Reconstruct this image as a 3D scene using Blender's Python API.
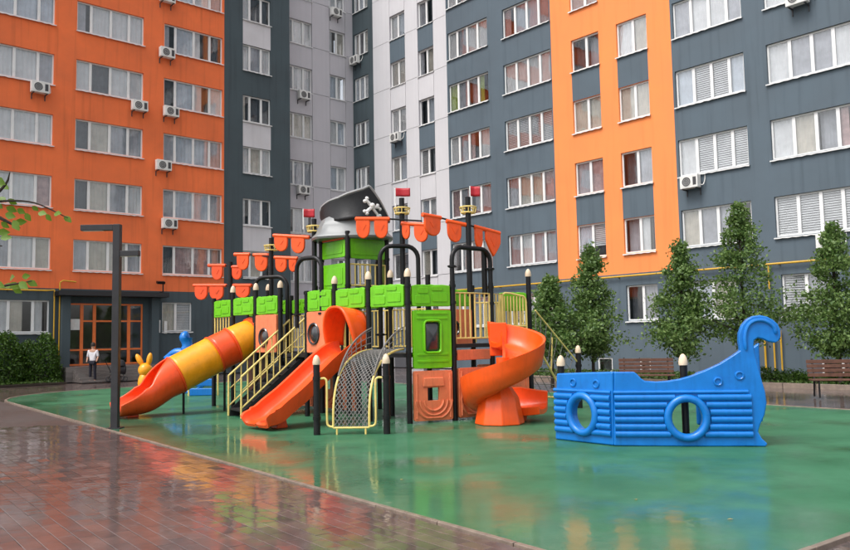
import bpy, bmesh, math, random
import numpy as np
from mathutils import Vector, Matrix
random.seed(11)
RNG = np.random.default_rng(5)
sc = bpy.context.scene
col = sc.collection
for o in list(bpy.data.objects): bpy.data.objects.remove(o)

# ------------------------------------------------------------------ camera, sky, sun, exposure
CAM_H, FOC, PITCH, ROLL = 1.72, 784.74, 0.08013, -0.01876
def cam_axes():
    f = Vector((0, math.cos(PITCH), math.sin(PITCH))); r = Vector((1, 0, 0)); u = r.cross(f)
    c, s = math.cos(ROLL), math.sin(ROLL)
    return r*c + u*s, u*c - r*s, f
CR, CU, CF = cam_axes()
cam = bpy.data.cameras.new('camera'); cam_o = bpy.data.objects.new('camera', cam); col.objects.link(cam_o)
cam_o.matrix_world = Matrix(((CR.x, CU.x, -CF.x, 0), (CR.y, CU.y, -CF.y, 0), (CR.z, CU.z, -CF.z, CAM_H), (0, 0, 0, 1)))
cam.sensor_width = 36; cam.lens = 36*FOC/850; cam.clip_end = 2000; cam.clip_start = .05
sc.camera = cam_o
SUN_AZ, SUN_EL = math.radians(232), math.radians(58)       # compass direction the light comes from (behind and left of the camera)
world = bpy.data.worlds.new('World'); sc.world = world; world.use_nodes = True
wn = world.node_tree; wn.nodes.clear()
sky = wn.nodes.new('ShaderNodeTexSky'); sky.sky_type = 'NISHITA'; sky.sun_disc = False
sky.sun_elevation = SUN_EL; sky.sun_rotation = SUN_AZ; sky.air_density = 1.0; sky.dust_density = 4.0; sky.ozone_density = 1.0
hs = wn.nodes.new('ShaderNodeHueSaturation'); hs.inputs['Saturation'].default_value = .22
bg = wn.nodes.new('ShaderNodeBackground'); bg.inputs['Strength'].default_value = .15
wo = wn.nodes.new('ShaderNodeOutputWorld')
wn.links.new(sky.outputs[0], hs.inputs['Color']); wn.links.new(hs.outputs[0], bg.inputs[0]); wn.links.new(bg.outputs[0], wo.inputs[0])
sun = bpy.data.lights.new('sun', 'SUN'); sun.energy = 1.0; sun.angle = math.radians(24); sun.color = (1, .97, .93)
sun_o = bpy.data.objects.new('sun', sun); col.objects.link(sun_o)
sd = Vector((math.sin(SUN_AZ)*math.cos(SUN_EL), math.cos(SUN_AZ)*math.cos(SUN_EL), math.sin(SUN_EL)))
sun_o.rotation_euler = sd.to_track_quat('Z', 'Y').to_euler(); sun_o.location = (0, 0, 60)
sc.view_settings.view_transform = 'Standard'; sc.view_settings.look = 'None'
sc.view_settings.exposure = 0.82; sc.view_settings.gamma = 1; sc.view_settings.use_curve_mapping = False
sc.render.engine = 'CYCLES'

# ------------------------------------------------------------------ measuring helpers
def ray(px, py): return CF + CR*((px-425)/FOC) + CU*((275-py)/FOC)
CAMP = Vector((0, 0, CAM_H))
def at(px, py, Y): d = ray(px, py); return CAMP + d*(Y/d.y)
def G(px, py): d = ray(px, py); p = CAMP + d*(-CAM_H/d.z); p.z = 0; return p
def onplane(px, py, A, n): d = ray(px, py); t = (A-CAMP).dot(n)/d.dot(n); return CAMP + d*t
def V3(*a): return Vector(a)
ZUP = V3(0, 0, 1)

# ------------------------------------------------------------------ mesh helpers
OFF = {}
class MB:
    def __init__(s): s.v = []; s.f = []
    def add(s, vs, fs):
        b = len(s.v); s.v.extend([tuple(v) for v in vs]); s.f.extend([tuple(b+i for i in f) for f in fs]); return s
    def box(s, x0, x1, y0, y1, z0, z1):
        return s.add([(x0,y0,z0),(x1,y0,z0),(x1,y1,z0),(x0,y1,z0),(x0,y0,z1),(x1,y0,z1),(x1,y1,z1),(x0,y1,z1)],
                     [(3,2,1,0),(4,5,6,7),(0,1,5,4),(1,2,6,5),(2,3,7,6),(3,0,4,7)])
    def obox(s, c, ex, ey, ez):
        c, ex, ey, ez = map(Vector, (c, ex, ey, ez)); vs = []
        for k in (-1, 1):
            for a, b in ((-1,-1),(1,-1),(1,1),(-1,1)): vs.append(c+ex*a+ey*b+ez*k)
        return s.add(vs, [(3,2,1,0),(4,5,6,7),(0,1,5,4),(1,2,6,5),(2,3,7,6),(3,0,4,7)])
    def quad(s, a, b, c, d): return s.add([a, b, c, d], [(0,1,2,3)])
    def tube(s, pts, r, n=8, closed=False, cap=True):
        pts = [Vector(p) for p in pts]; m = len(pts); rs = r if isinstance(r, (list, tuple)) else [r]*m
        T = []
        for i in range(m):
            a = pts[(i-1) % m] if (closed or i > 0) else pts[i]; b = pts[(i+1) % m] if (closed or i < m-1) else pts[i]
            t = (b-a); T.append(t.normalized() if t.length > 1e-9 else Vector((0,0,1)))
        up = Vector((0,0,1)) if abs(T[0].z) < .9 else Vector((1,0,0))
        nrm = (up - T[0]*up.dot(T[0])).normalized(); vs = []
        for i in range(m):
            nrm = (nrm - T[i]*nrm.dot(T[i])).normalized(); bi = T[i].cross(nrm)
            for k in range(n):
                a = 2*math.pi*k/n; vs.append(pts[i] + (nrm*math.cos(a)+bi*math.sin(a))*rs[i])
        fs = []
        for i in range(m if closed else m-1):
            j = (i+1) % m
            for k in range(n): fs.append((i*n+k, i*n+(k+1)%n, j*n+(k+1)%n, j*n+k))
        if cap and not closed: fs.append(tuple(range(n-1,-1,-1))); fs.append(tuple((m-1)*n+k for k in range(n)))
        return s.add(vs, fs)
    def lathe(s, c, prof, n=16, sx=1, sy=1, ax=None):
        c = Vector(c); m = len(prof); vs = []
        ex, ey, ez = ax if ax else (V3(1,0,0), V3(0,1,0), V3(0,0,1))
        for (r, z) in prof:
            for k in range(n): a = 2*math.pi*k/n; vs.append(c+ex*(r*math.cos(a)*sx)+ey*(r*math.sin(a)*sy)+ez*z)
        fs = []
        for i in range(m-1):
            for k in range(n): fs.append((i*n+k, i*n+(k+1)%n, (i+1)*n+(k+1)%n, (i+1)*n+k))
        fs.append(tuple(range(n-1,-1,-1))); fs.append(tuple((m-1)*n+k for k in range(n)))
        return s.add(vs, fs)
    def torus(s, c, R, r, ex, ey, n=24, m=8, sx=1, sy=1):
        pts = [Vector(c)+Vector(ex)*(R*sx*math.cos(2*math.pi*i/n))+Vector(ey)*(R*sy*math.sin(2*math.pi*i/n)) for i in range(n)]
        return s.tube(pts, r, m, closed=True)
    def grid(s, fn, nu, nv, flip=False):
        vs = [fn(i/nu, j/nv) for j in range(nv+1) for i in range(nu+1)]; fs = []
        for j in range(nv):
            for i in range(nu):
                a = j*(nu+1)+i; q = (a, a+1, a+nu+2, a+nu+1); fs.append(q[::-1] if flip else q)
        return s.add(vs, fs)
    def prism(s, outl, o, ex, ey, ez):
        o, ex, ey, ez = map(Vector, (o, ex, ey, ez)); n = len(outl)
        vs = [o+ex*a+ey*b for a, b in outl]; vs += [v+ez for v in vs]
        fs = [tuple(range(n-1,-1,-1)), tuple(range(n, 2*n))]+[(i,(i+1)%n,n+(i+1)%n,n+i) for i in range(n)]
        return s.add(vs, fs)
    def build(s, name, mat, parent=None, ang=38, bevel=0, seg=2, solid=0, sub=0):
        off = OFF.get(parent.name, (0,0,0)) if parent else (0,0,0)
        me = bpy.data.meshes.new(name)
        me.from_pydata([(x-off[0], y-off[1], z-off[2]) for x, y, z in s.v], [], s.f); me.update()
        me.materials.append(M[mat])
        if ang: me.shade_smooth(); me.set_sharp_from_angle(angle=math.radians(ang))
        o = bpy.data.objects.new(name, me); col.objects.link(o)
        if parent: o.parent = parent; OFF[o.name] = off
        if solid: md = o.modifiers.new('solid', 'SOLIDIFY'); md.thickness = solid; md.offset = 0
        if bevel: md = o.modifiers.new('bevel', 'BEVEL'); md.width = bevel; md.segments = seg; md.limit_method = 'ANGLE'; md.angle_limit = math.radians(40); md.harden_normals = True
        if sub: md = o.modifiers.new('sub', 'SUBSURF'); md.levels = sub; md.render_levels = sub
        return o
def plate(outl, holes, o, ex, ey, ez):
    """outline with holes, given thickness ez, as an MB"""
    bm = bmesh.new(); es = []
    for loop in [outl]+holes:
        vs = [bm.verts.new(Vector((a, b, 0))) for a, b in loop]
        es += [bm.edges.new((vs[i], vs[(i+1) % len(vs)])) for i in range(len(vs))]
    bmesh.ops.triangle_fill(bm, edges=es, use_beauty=True, use_dissolve=False, normal=(0,0,1))
    r = bmesh.ops.extrude_face_region(bm, geom=list(bm.faces))
    bmesh.ops.translate(bm, verts=[g for g in r['geom'] if isinstance(g, bmesh.types.BMVert)], vec=(0,0,1))
    bmesh.ops.recalc_face_normals(bm, faces=bm.faces); bm.verts.index_update()
    o, ex, ey, ez = map(Vector, (o, ex, ey, ez)); mb = MB()
    mb.add([o+ex*v.co.x+ey*v.co.y+ez*v.co.z for v in bm.verts], [[v.index for v in f.verts] for f in bm.faces]); bm.free()
    return mb
def circ(cx, cy, rx, ry=None, n=24): ry = ry or rx; return [(cx+rx*math.cos(2*math.pi*i/n), cy+ry*math.sin(2*math.pi*i/n)) for i in range(n)]
def rrect(x0, x1, y0, y1, r, n=4):
    out = []
    for cx, cy, a0 in ((x1-r,y1-r,0),(x0+r,y1-r,90),(x0+r,y0+r,180),(x1-r,y0+r,270)):
        for k in range(n+1): a = math.radians(a0+90*k/n); out.append((cx+r*math.cos(a), cy+r*math.sin(a)))
    return out
def tag(o, label=None, cat=None, group=None, kind=None):
    if label: o['label'] = label
    if cat: o['category'] = cat
    if group: o['group'] = group
    if kind: o['kind'] = kind
    return o
def thing(name, loc, label=None, cat=None, group=None):
    o = bpy.data.objects.new(name, None); col.objects.link(o); o.location = loc; OFF[o.name] = tuple(loc); o.empty_display_size = .3
    return tag(o, label, cat, group)
def copy_tree(o, parent=None):
    c = o.copy(); col.objects.link(c); c.parent = parent
    for ch in o.children: copy_tree(ch, c)
    return c
def smooth_path(pts, n=8):
    P = [Vector(p) for p in pts]; P = [P[0]*2-P[1]]+P+[P[-1]*2-P[-2]]; out = []
    for i in range(1, len(P)-2):
        for k in range(n):
            t = k/n; a, b, c, d = P[i-1:i+3]
            out.append(.5*((2*b)+(c-a)*t+(2*a-5*b+4*c-d)*t*t+(3*b-a-3*c+d)*t**3))
    out.append(P[-2]); return out

# ------------------------------------------------------------------ materials
M = {}
def mat(name, colr, rough=.5, spec=.5, var=.12, vscale=3., bump=0, bscale=40, coat=0, metal=0, streak=0, coord='Object', drops=0, dirt=None, sscale=(2.6, 2.6, .13)):
    m = bpy.data.materials.new(name); m.use_nodes = True; nt = m.node_tree; N = nt.nodes; Lk = nt.links.new
    b = N['Principled BSDF']; b.inputs['Roughness'].default_value = rough; b.inputs['Metallic'].default_value = metal
    b.inputs['Specular IOR Level'].default_value = spec
    if coat: b.inputs['Coat Weight'].default_value = coat; b.inputs['Coat Roughness'].default_value = .08
    tc = N.new('ShaderNodeTexCoord'); vec = tc.outputs[coord]
    nz = N.new('ShaderNodeTexNoise'); nz.inputs['Scale'].default_value = vscale; nz.inputs['Detail'].default_value = 5; nz.inputs['Roughness'].default_value = .6; Lk(vec, nz.inputs['Vector'])
    mp = N.new('ShaderNodeMapRange'); mp.inputs[1].default_value = .3; mp.inputs[2].default_value = .7; mp.inputs[3].default_value = 1-var; mp.inputs[4].default_value = 1+var*.6
    Lk(nz.outputs[0], mp.inputs[0])
    mx = N.new('ShaderNodeMix'); mx.data_type = 'RGBA'; mx.blend_type = 'MULTIPLY'; mx.inputs['Factor'].default_value = 1
    mx.inputs[6].default_value = (*colr, 1); Lk(mp.outputs[0], mx.inputs[7]); outc = mx.outputs[2]
    if streak:
        mpg = N.new('ShaderNodeMapping'); mpg.inputs['Scale'].default_value = (1.1, 1.1, .22); Lk(vec, mpg.inputs[0])
        n2 = N.new('ShaderNodeTexNoise'); n2.inputs['Scale'].default_value = 1.6; n2.inputs['Detail'].default_value = 6; Lk(mpg.outputs[0], n2.inputs['Vector'])
        m2 = N.new('ShaderNodeMapRange'); m2.inputs[1].default_value = .52; m2.inputs[2].default_value = .78; m2.inputs[3].default_value = 1; m2.inputs[4].default_value = 1-streak; Lk(n2.outputs[0], m2.inputs[0])
        mpg.inputs['Scale'].default_value = sscale; n2.inputs['Detail'].default_value = 8
        x2 = N.new('ShaderNodeMix'); x2.data_type = 'RGBA'; x2.blend_type = 'MULTIPLY'; x2.inputs['Factor'].default_value = 1; Lk(outc, x2.inputs[6]); Lk(m2.outputs[0], x2.inputs[7]); outc = x2.outputs[2]
    if dirt:
        n3 = N.new('ShaderNodeTexNoise'); n3.inputs['Scale'].default_value = 5; n3.inputs['Detail'].default_value = 8; n3.inputs['Roughness'].default_value = .7; Lk(vec, n3.inputs['Vector'])
        m3 = N.new('ShaderNodeMapRange'); m3.inputs[1].default_value = .52; m3.inputs[2].default_value = .72; m3.inputs[4].default_value = dirt[1]; Lk(n3.outputs[0], m3.inputs[0])
        x3 = N.new('ShaderNodeMix'); x3.data_type = 'RGBA'; Lk(m3.outputs[0], x3.inputs['Factor']); Lk(outc, x3.inputs[6]); x3.inputs[7].default_value = (*dirt[0], 1); outc = x3.outputs[2]
    Lk(outc, b.inputs['Base Color'])
    rm = N.new('ShaderNodeMapRange'); rm.inputs[1].default_value = .3; rm.inputs[2].default_value = .7; rm.inputs[3].default_value = max(.03, rough*.75); rm.inputs[4].default_value = min(1, rough*1.25)
    Lk(nz.outputs[0], rm.inputs[0]); Lk(rm.outputs[0], b.inputs['Roughness'])
    if bump:
        n4 = N.new('ShaderNodeTexNoise'); n4.inputs['Scale'].default_value = bscale; n4.inputs['Detail'].default_value = 3; Lk(vec, n4.inputs['Vector'])
        bp = N.new('ShaderNodeBump'); bp.inputs['Strength'].default_value = bump; bp.inputs['Distance'].default_value = .01; Lk(n4.outputs[0], bp.inputs['Height']); Lk(bp.outputs[0], b.inputs['Normal'])
    M[name] = m; return m
# facade
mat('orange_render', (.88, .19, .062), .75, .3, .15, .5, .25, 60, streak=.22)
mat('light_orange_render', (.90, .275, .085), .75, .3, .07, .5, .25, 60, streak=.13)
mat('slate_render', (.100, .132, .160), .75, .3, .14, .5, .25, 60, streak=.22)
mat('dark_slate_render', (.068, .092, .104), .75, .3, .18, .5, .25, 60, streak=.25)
mat('silver_panel', (.52, .50, .53), .45, .4, .09, .6, streak=.12)
mat('pale_panel', (.62, .61, .63), .45, .4, .08, .6, streak=.1)
mat('joint', (.10, .10, .11), .8)
mat('white_pvc', (.78, .78, .77), .35, .5, .06, 2)
mat('white_metal', (.74, .74, .73), .4, .5, .08, 2)
mat('room', (.22, .20, .18), .9, .1, .4, .35)
mat('curtain_white', (.90, .89, .88), .9, .1, .12, 2)  # pale fabrics lightened to stand in for bright sky reflected in the panes
mat('curtain_beige', (.74, .68, .58), .9, .1, .18, 2)
mat('curtain_pink', (.62, .42, .40), .9, .1, .3, 3)
mat('curtain_green', (.45, .55, .10), .9, .1, .2, 3)
mat('curtain_grey', (.58, .58, .61), .9, .1, .2, 2)
mat('dim_room_sheet', (.13, .135, .145), .9, .1, .3, 2)  # dark grey that paints the dimness of an uncurtained room
mat('curtain_blue', (.74, .79, .85), .9, .1, .15, 2)
mat('ac_white', (.72, .71, .68), .45, .5, .12, 4, streak=.15)
mat('ac_dark', (.05, .05, .055), .5)
mat('gas_yellow', (.62, .36, .03), .45, .5, .15, 3)
mat('door_orange', (.85, .19, .04), .4, .5, .1, 3)
mat('concrete', (.27, .26, .25), .55, .5, .25, 2, .3, 30)
mat('wet_step', (.16, .14, .13), .25, .6, .3, 3, .2, 30)
mat('black_metal', (.009, .009, .010), .42, .3, .3, 6)
mat('lamp_metal', (.03, .029, .032), .45, .35, .2, 5)
# plastics
mat('plastic_orange', (.92, .098, .008), .36, .4, .10, 4, .06, 25, coat=.12, dirt=((.70, .10, .03), .3), streak=0.14, sscale=(9, 9, .8))
mat('plastic_red_orange', (.86, .082, .012), .36, .4, .12, 4, .06, 25, coat=.12, dirt=((.60, .09, .04), .3), streak=0.14, sscale=(9, 9, .8))
mat('plastic_yellow', (.88, .34, .008), .36, .4, .12, 4, .06, 25, coat=.12, dirt=((.6, .22, .03), .3), streak=0.14, sscale=(9, 9, .8))
mat('plastic_green', (.15, .52, .004), .38, .4, .13, 5, .08, 20, coat=.12, dirt=((.10, .34, .01), .35), streak=0.18, sscale=(9, 9, .8))
mat('plastic_pink', (.80, .215, .095), .45, .4, .14, 4, .1, 20, coat=.05, dirt=((.5, .13, .08), .4), streak=0.22, sscale=(9, 9, .8))
mat('plastic_blue', (.003, .165, .55), .34, .4, .12, 4, .06, 25, coat=.15, dirt=((.006, .095, .40), .35), streak=0.2, sscale=(9, 9, .8))
mat('plastic_dark', (.03, .032, .036), .2, .6, .3, 4, coat=.5)
mat('roof_plastic', (.22, .23, .23), .4, .4, .15, 3, .1, 20, coat=.1, dirt=((.2, .2, .21), .5))
mat('hat_black', (.014, .014, .015), .42, .4, .3, 5, .2, 14)
mat('hat_trim', (.34, .34, .34), .35, .5, .2, 5)
mat('bone_white', (.80, .80, .78), .5)
mat('cream_metal', (.80, .61, .19), .4, .5, .12, 5, coat=.2)
mat('cream_cap', (.72, .56, .40), .5, .5, .2, 5)
mat('flag_red', (.40, .012, .022), .5, .4, .15, 4)
mat('deck_metal', (.018, .018, .02), .55, .3, .3, 8)
mat('rope', (.20, .19, .18), .8, .2, .2, 30)
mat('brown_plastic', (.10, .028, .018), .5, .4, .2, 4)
# vegetation, wood
mat('bark', (.045, .035, .028), .85, .2, .35, 12, .5, 40)
mat('bench_wood', (.12, .05, .03), .45, .5, .35, 8, .3, 50, coat=.15)
mat('soil', (.04, .03, .022), .8, .3, .35, 6, .6, 20)
mat('skin', (.55, .30, .20), .6); mat('cloth_white', (.72, .70, .72), .9, .1); mat('cloth_dark', (.03, .03, .04), .9, .1); mat('hair', (.03, .02, .015), .7)
mat('pram_dark', (.025, .025, .03), .7)
def leafmat(name, c0, c1):
    m = bpy.data.materials.new(name); m.use_nodes = True; nt = m.node_tree; N = nt.nodes; Lk = nt.links.new
    b = N['Principled BSDF']; b.inputs['Roughness'].default_value = .45
    g = N.new('ShaderNodeNewGeometry'); cr = N.new('ShaderNodeValToRGB'); cr.color_ramp.elements[0].color = (*c0, 1); cr.color_ramp.elements[1].color = (*c1, 1)
    Lk(g.outputs['Random Per Island'], cr.inputs[0]); Lk(cr.outputs[0], b.inputs['Base Color'])
    tr = N.new('ShaderNodeBsdfTranslucent'); Lk(cr.outputs[0], tr.inputs[0]); mx = N.new('ShaderNodeMixShader'); mx.inputs[0].default_value = .38
    Lk(b.outputs[0], mx.inputs[1]); Lk(tr.outputs[0], mx.inputs[2]); Lk(mx.outputs[0], N['Material Output'].inputs[0]); M[name] = m
leafmat('leaf_tree', (.055, .125, .024), (.20, .30, .085))
leafmat('leaf_hedge', (.025, .075, .008), (.09, .18, .02))
leafmat('leaf_near', (.06, .16, .012), (.22, .36, .03))
leafmat('leaf_fallen', (.45, .33, .08), (.6, .5, .2))
leafmat('grass', (.03, .08, .012), (.10, .17, .03))
def glassmat(name, tint, lo, hi):
    m = bpy.data.materials.new(name); m.use_nodes = True; nt = m.node_tree; N = nt.nodes; Lk = nt.links.new; N.remove(N['Principled BSDF'])
    t = N.new('ShaderNodeBsdfTransparent'); t.inputs[0].default_value = (*tint, 1); gl = N.new('ShaderNodeBsdfGlossy'); gl.inputs['Roughness'].default_value = .02
    tc = N.new('ShaderNodeTexCoord'); nz = N.new('ShaderNodeTexNoise'); nz.inputs['Scale'].default_value = 1.3; Lk(tc.outputs['Object'], nz.inputs['Vector'])
    bp = N.new('ShaderNodeBump'); bp.inputs['Strength'].default_value = .05; bp.inputs['Distance'].default_value = .05; Lk(nz.outputs[0], bp.inputs['Height']); Lk(bp.outputs[0], gl.inputs['Normal'])
    fr = N.new('ShaderNodeFresnel'); fr.inputs[0].default_value = 1.5
    mr = N.new('ShaderNodeMapRange'); mr.inputs[1].default_value = .04; mr.inputs[2].default_value = .6; mr.inputs[3].default_value = lo; mr.inputs[4].default_value = hi; Lk(fr.outputs[0], mr.inputs[0])
    mx = N.new('ShaderNodeMixShader'); Lk(mr.outputs[0], mx.inputs[0]); Lk(t.outputs[0], mx.inputs[1]); Lk(gl.outputs[0], mx.inputs[2]); Lk(mx.outputs[0], N['Material Output'].inputs[0]); M[name] = m
glassmat('glass', (.95, .96, .97), .075, .6)
def watermat():
    m = bpy.data.materials.new('water'); m.use_nodes = True; nt = m.node_tree; N = nt.nodes; Lk = nt.links.new; N.remove(N['Principled BSDF'])
    t = N.new('ShaderNodeBsdfTransparent'); t.inputs[0].default_value = (.86, .85, .84, 1); gl = N.new('ShaderNodeBsdfGlossy'); gl.inputs['Roughness'].default_value = .07
    g = N.new('ShaderNodeNewGeometry'); mp = N.new('ShaderNodeMapping'); mp.inputs['Scale'].default_value = (1, 1, 1); Lk(g.outputs['Position'], mp.inputs[0])
    nz = N.new('ShaderNodeTexNoise'); nz.inputs['Scale'].default_value = 5; nz.inputs['Detail'].default_value = 2; Lk(mp.outputs[0], nz.inputs['Vector'])
    bp = N.new('ShaderNodeBump'); bp.inputs['Strength'].default_value = .10; bp.inputs['Distance'].default_value = .012; Lk(nz.outputs[0], bp.inputs['Height']); Lk(bp.outputs[0], gl.inputs['Normal'])
    fr = N.new('ShaderNodeFresnel'); fr.inputs[0].default_value = 1.38
    mx = N.new('ShaderNodeMixShader'); Lk(fr.outputs[0], mx.inputs[0]); Lk(t.outputs[0], mx.inputs[1]); Lk(gl.outputs[0], mx.inputs[2]); Lk(mx.outputs[0], N['Material Output'].inputs[0]); M['water'] = m
watermat()
def wetmat(name, c0, c1, r0, r1, scale, grain=0, brick=None, film=False, fs=.55, pool=None):
    """wet mineral surface: colour mottling and damp patches of differing gloss"""
    m = bpy.data.materials.new(name); m.use_nodes = True; nt = m.node_tree; N = nt.nodes; Lk = nt.links.new; b = N['Principled BSDF']
    g = N.new('ShaderNodeNewGeometry'); pos = g.outputs['Position']
    nz = N.new('ShaderNodeTexNoise'); nz.inputs['Scale'].default_value = scale; nz.inputs['Detail'].default_value = 8; nz.inputs['Roughness'].default_value = .65; Lk(pos, nz.inputs['Vector'])
    cr = N.new('ShaderNodeValToRGB'); cr.color_ramp.elements[0].position = .35; cr.color_ramp.elements[1].position = .68
    cr.color_ramp.elements[0].color = (*c0, 1); cr.color_ramp.elements[1].color = (*c1, 1); Lk(nz.outputs[0], cr.inputs[0]); outc = cr.outputs[0]
    rnd = N.new('ShaderNodeObjectInfo') if brick == 'object' else None
    if brick == 'island' or rnd:
        src = rnd.outputs['Random'] if rnd else g.outputs['Random Per Island']
        hv = N.new('ShaderNodeValToRGB'); e = hv.color_ramp.elements; e[0].color = (.78, .76, .78, 1); e[1].color = (1.18, 1.12, 1.1, 1); Lk(src, hv.inputs[0])
        mx = N.new('ShaderNodeMix'); mx.data_type = 'RGBA'; mx.blend_type = 'MULTIPLY'; mx.inputs['Factor'].default_value = 1; Lk(outc, mx.inputs[6]); Lk(hv.outputs[0], mx.inputs[7]); outc = mx.outputs[2]
    if brick == 'tex':
        mp = N.new('ShaderNodeMapping'); mp.inputs['Rotation'].default_value = (0, 0, -math.atan2(.79, -.61)); Lk(pos, mp.inputs[0])
        bt = N.new('ShaderNodeTexBrick'); bt.inputs['Scale'].default_value = 1; bt.inputs['Brick Width'].default_value = .4; bt.inputs['Row Height'].default_value = .2; bt.inputs['Mortar Size'].default_value = .008
        bt.inputs['Color1'].default_value = (.6, .6, .6, 1); bt.inputs['Color2'].default_value = (1.3, 1.2, 1.2, 1); bt.inputs['Mortar'].default_value = (.3, .3, .3, 1); Lk(mp.outputs[0], bt.inputs['Vector'])
        mx = N.new('ShaderNodeMix'); mx.data_type = 'RGBA'; mx.blend_type = 'MULTIPLY'; mx.inputs['Factor'].default_value = 1; Lk(outc, mx.inputs[6]); Lk(bt.outputs[0], mx.inputs[7]); outc = mx.outputs[2]
    Lk(outc, b.inputs['Base Color'])
    n2 = N.new('ShaderNodeTexNoise'); n2.inputs['Scale'].default_value = fs; n2.inputs['Detail'].default_value = 4; Lk(pos, n2.inputs['Vector'])
    mr = N.new('ShaderNodeMapRange'); mr.inputs[1].default_value = .38; mr.inputs[2].default_value = .62; mr.inputs[3].default_value = r0; mr.inputs[4].default_value = r1; Lk(n2.outputs[0], mr.inputs[0])
    if film:
        b.inputs['Coat Weight'].default_value = 1 if film is True else film; b.inputs['Coat IOR'].default_value = 1.36; b.inputs['Roughness'].default_value = .55; Lk(mr.outputs[0], b.inputs['Coat Roughness'])
        n5 = N.new('ShaderNodeTexNoise'); n5.inputs['Scale'].default_value = 7; n5.inputs['Detail'].default_value = 3; Lk(pos, n5.inputs['Vector'])
        b5 = N.new('ShaderNodeBump'); b5.inputs['Strength'].default_value = .22; b5.inputs['Distance'].default_value = .01; Lk(n5.outputs[0], b5.inputs['Height']); Lk(b5.outputs[0], b.inputs['Coat Normal'])
        if pool:
            n6 = N.new('ShaderNodeTexNoise'); n6.inputs['Scale'].default_value = .42; n6.inputs['Detail'].default_value = 6; n6.inputs['Roughness'].default_value = .6; Lk(pos, n6.inputs['Vector'])
            dp = N.new('ShaderNodeVectorMath'); dp.operation = 'DOT_PRODUCT'; Lk(pos, dp.inputs[0]); dp.inputs[1].default_value = tuple(pool[0])
            m6 = N.new('ShaderNodeMapRange'); m6.inputs[1].default_value = pool[1]+.2; m6.inputs[2].default_value = pool[1]+2.8; m6.inputs[3].default_value = .17; m6.inputs[4].default_value = -.06; Lk(dp.outputs['Value'], m6.inputs[0])
            ad = N.new('ShaderNodeMath'); ad.operation = 'ADD'; Lk(n6.outputs[0], ad.inputs[0]); Lk(m6.outputs[0], ad.inputs[1])
            m7 = N.new('ShaderNodeMapRange'); m7.interpolation_type = 'SMOOTHSTEP'; m7.inputs[1].default_value = .42; m7.inputs[2].default_value = .64; m7.inputs[3].default_value = .10; m7.inputs[4].default_value = 1; Lk(ad.outputs[0], m7.inputs[0]); Lk(m7.outputs[0], b.inputs['Coat Weight'])
            b.inputs['Specular IOR Level'].default_value = .35
    else: Lk(mr.outputs[0], b.inputs['Roughness'])
    if grain:
        n4 = N.new('ShaderNodeTexNoise'); n4.inputs['Scale'].default_value = 60; n4.inputs['Detail'].default_value = 3; Lk(pos, n4.inputs['Vector'])
        bp = N.new('ShaderNodeBump'); bp.inputs['Strength'].default_value = grain; bp.inputs['Distance'].default_value = .004; Lk(n4.outputs[0], bp.inputs['Height']); Lk(bp.outputs[0], b.inputs['Normal'])
    M[name] = m
wetmat('paver', (.074, .046, .041), (.138, .088, .078), .03, .12, 3, .5, 'object', 1.0)
wetmat('paver_field', (.074, .046, .041), (.138, .088, .078), .03, .12, 3, .5, 'island', 1.0)
wetmat('paving_far', (.085, .06, .055), (.15, .108, .097), .035, .17, 1.5, .4, 'tex', 1.0)
wetmat('kerb_stone', (.17, .13, .105), (.27, .21, .165), .25, .5, 6, .3)
wetmat('paver_bed', (.05, .04, .036), (.07, .055, .05), .4, .6, 5, .3)

# ------------------------------------------------------------------ ground
def sheet(name, pts, z, material, kind='structure', parent=None):
    mb = MB(); mb.add([(x, y, z) for x, y in pts], [tuple(range(len(pts)))]); o = mb.build(name, material, parent, ang=0)
    if kind: o['kind'] = kind
    return o
U = V3(-.61, .7924, 0).normalized(); W = V3(.7924, .61, 0).normalized()
C0 = (G(539, 549) + U*-1.38); C0.z = 0          # near corner of the rubber surface (just below the picture)
def uw(u, w, z=0): p = C0 + U*u + W*w; return V3(p.x, p.y, z)
sheet('ground', [(-400, -200), (400, -200), (400, 500), (-400, 500)], -.035, 'paving_far')
wetmat('rubber_green', (.019, .113, .049), (.046, .178, .090), .05, .20, .8, .5, None, 1.0, .33, (W, C0.dot(W)))
GU, GW = 28.6, 13.0
def green_outline(grow=0.):
    pts = []
    for cx, cy, a0, r in ((GU-1.6, GW-1.6, 0, 1.6), (1.0-.0, GW-1.0, 90, 1.0), (.6, .6, 180, .6), (GU-4.6, 4.6, 270, 4.6)):
        for k in range(9):
            a = math.radians(a0+90*k/8); pts.append((cx+(r+grow)*math.cos(a), cy+(r+grow)*math.sin(a)))
    return pts
mb = MB(); ol = green_outline(); n = len(ol)
mb.prism(ol, C0+V3(0, 0, -.03), U, W, (0, 0, .03)); mb.f = [f[::-1] for f in mb.f]
gs = mb.build('playground_surface', 'rubber_green', ang=0); gs['kind'] = 'structure'
# kerb of separate stones round the rubber surface
kr = thing('kerb', (0, 0, 0)); kr['kind'] = 'structure'; del_keys = None
loop = green_outline(0.034); per = []
for i in range(n):
    a, b = Vector((*loop[i], 0)), Vector((*loop[(i+1) % n], 0)); L = (b-a).length; k = max(1, round(L/1.0))
    for j in range(k): per.append((a.lerp(b, j/k), a.lerp(b, (j+1)/k)))
for a, b in per:
    p, q = uw(a.x, a.y), uw(b.x, b.y); d = (q-p); L = d.length; d.normalize(); nn = V3(-d.y, d.x, 0)
    mb = MB(); mb.obox((p+q)/2+V3(0, 0, -.03+.003*random.random()), d*(L/2-.004), nn*.03, (0, 0, .042)); mb.build('kerb_stone', 'kerb_stone', kr, ang=0, bevel=.008, seg=1)
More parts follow.
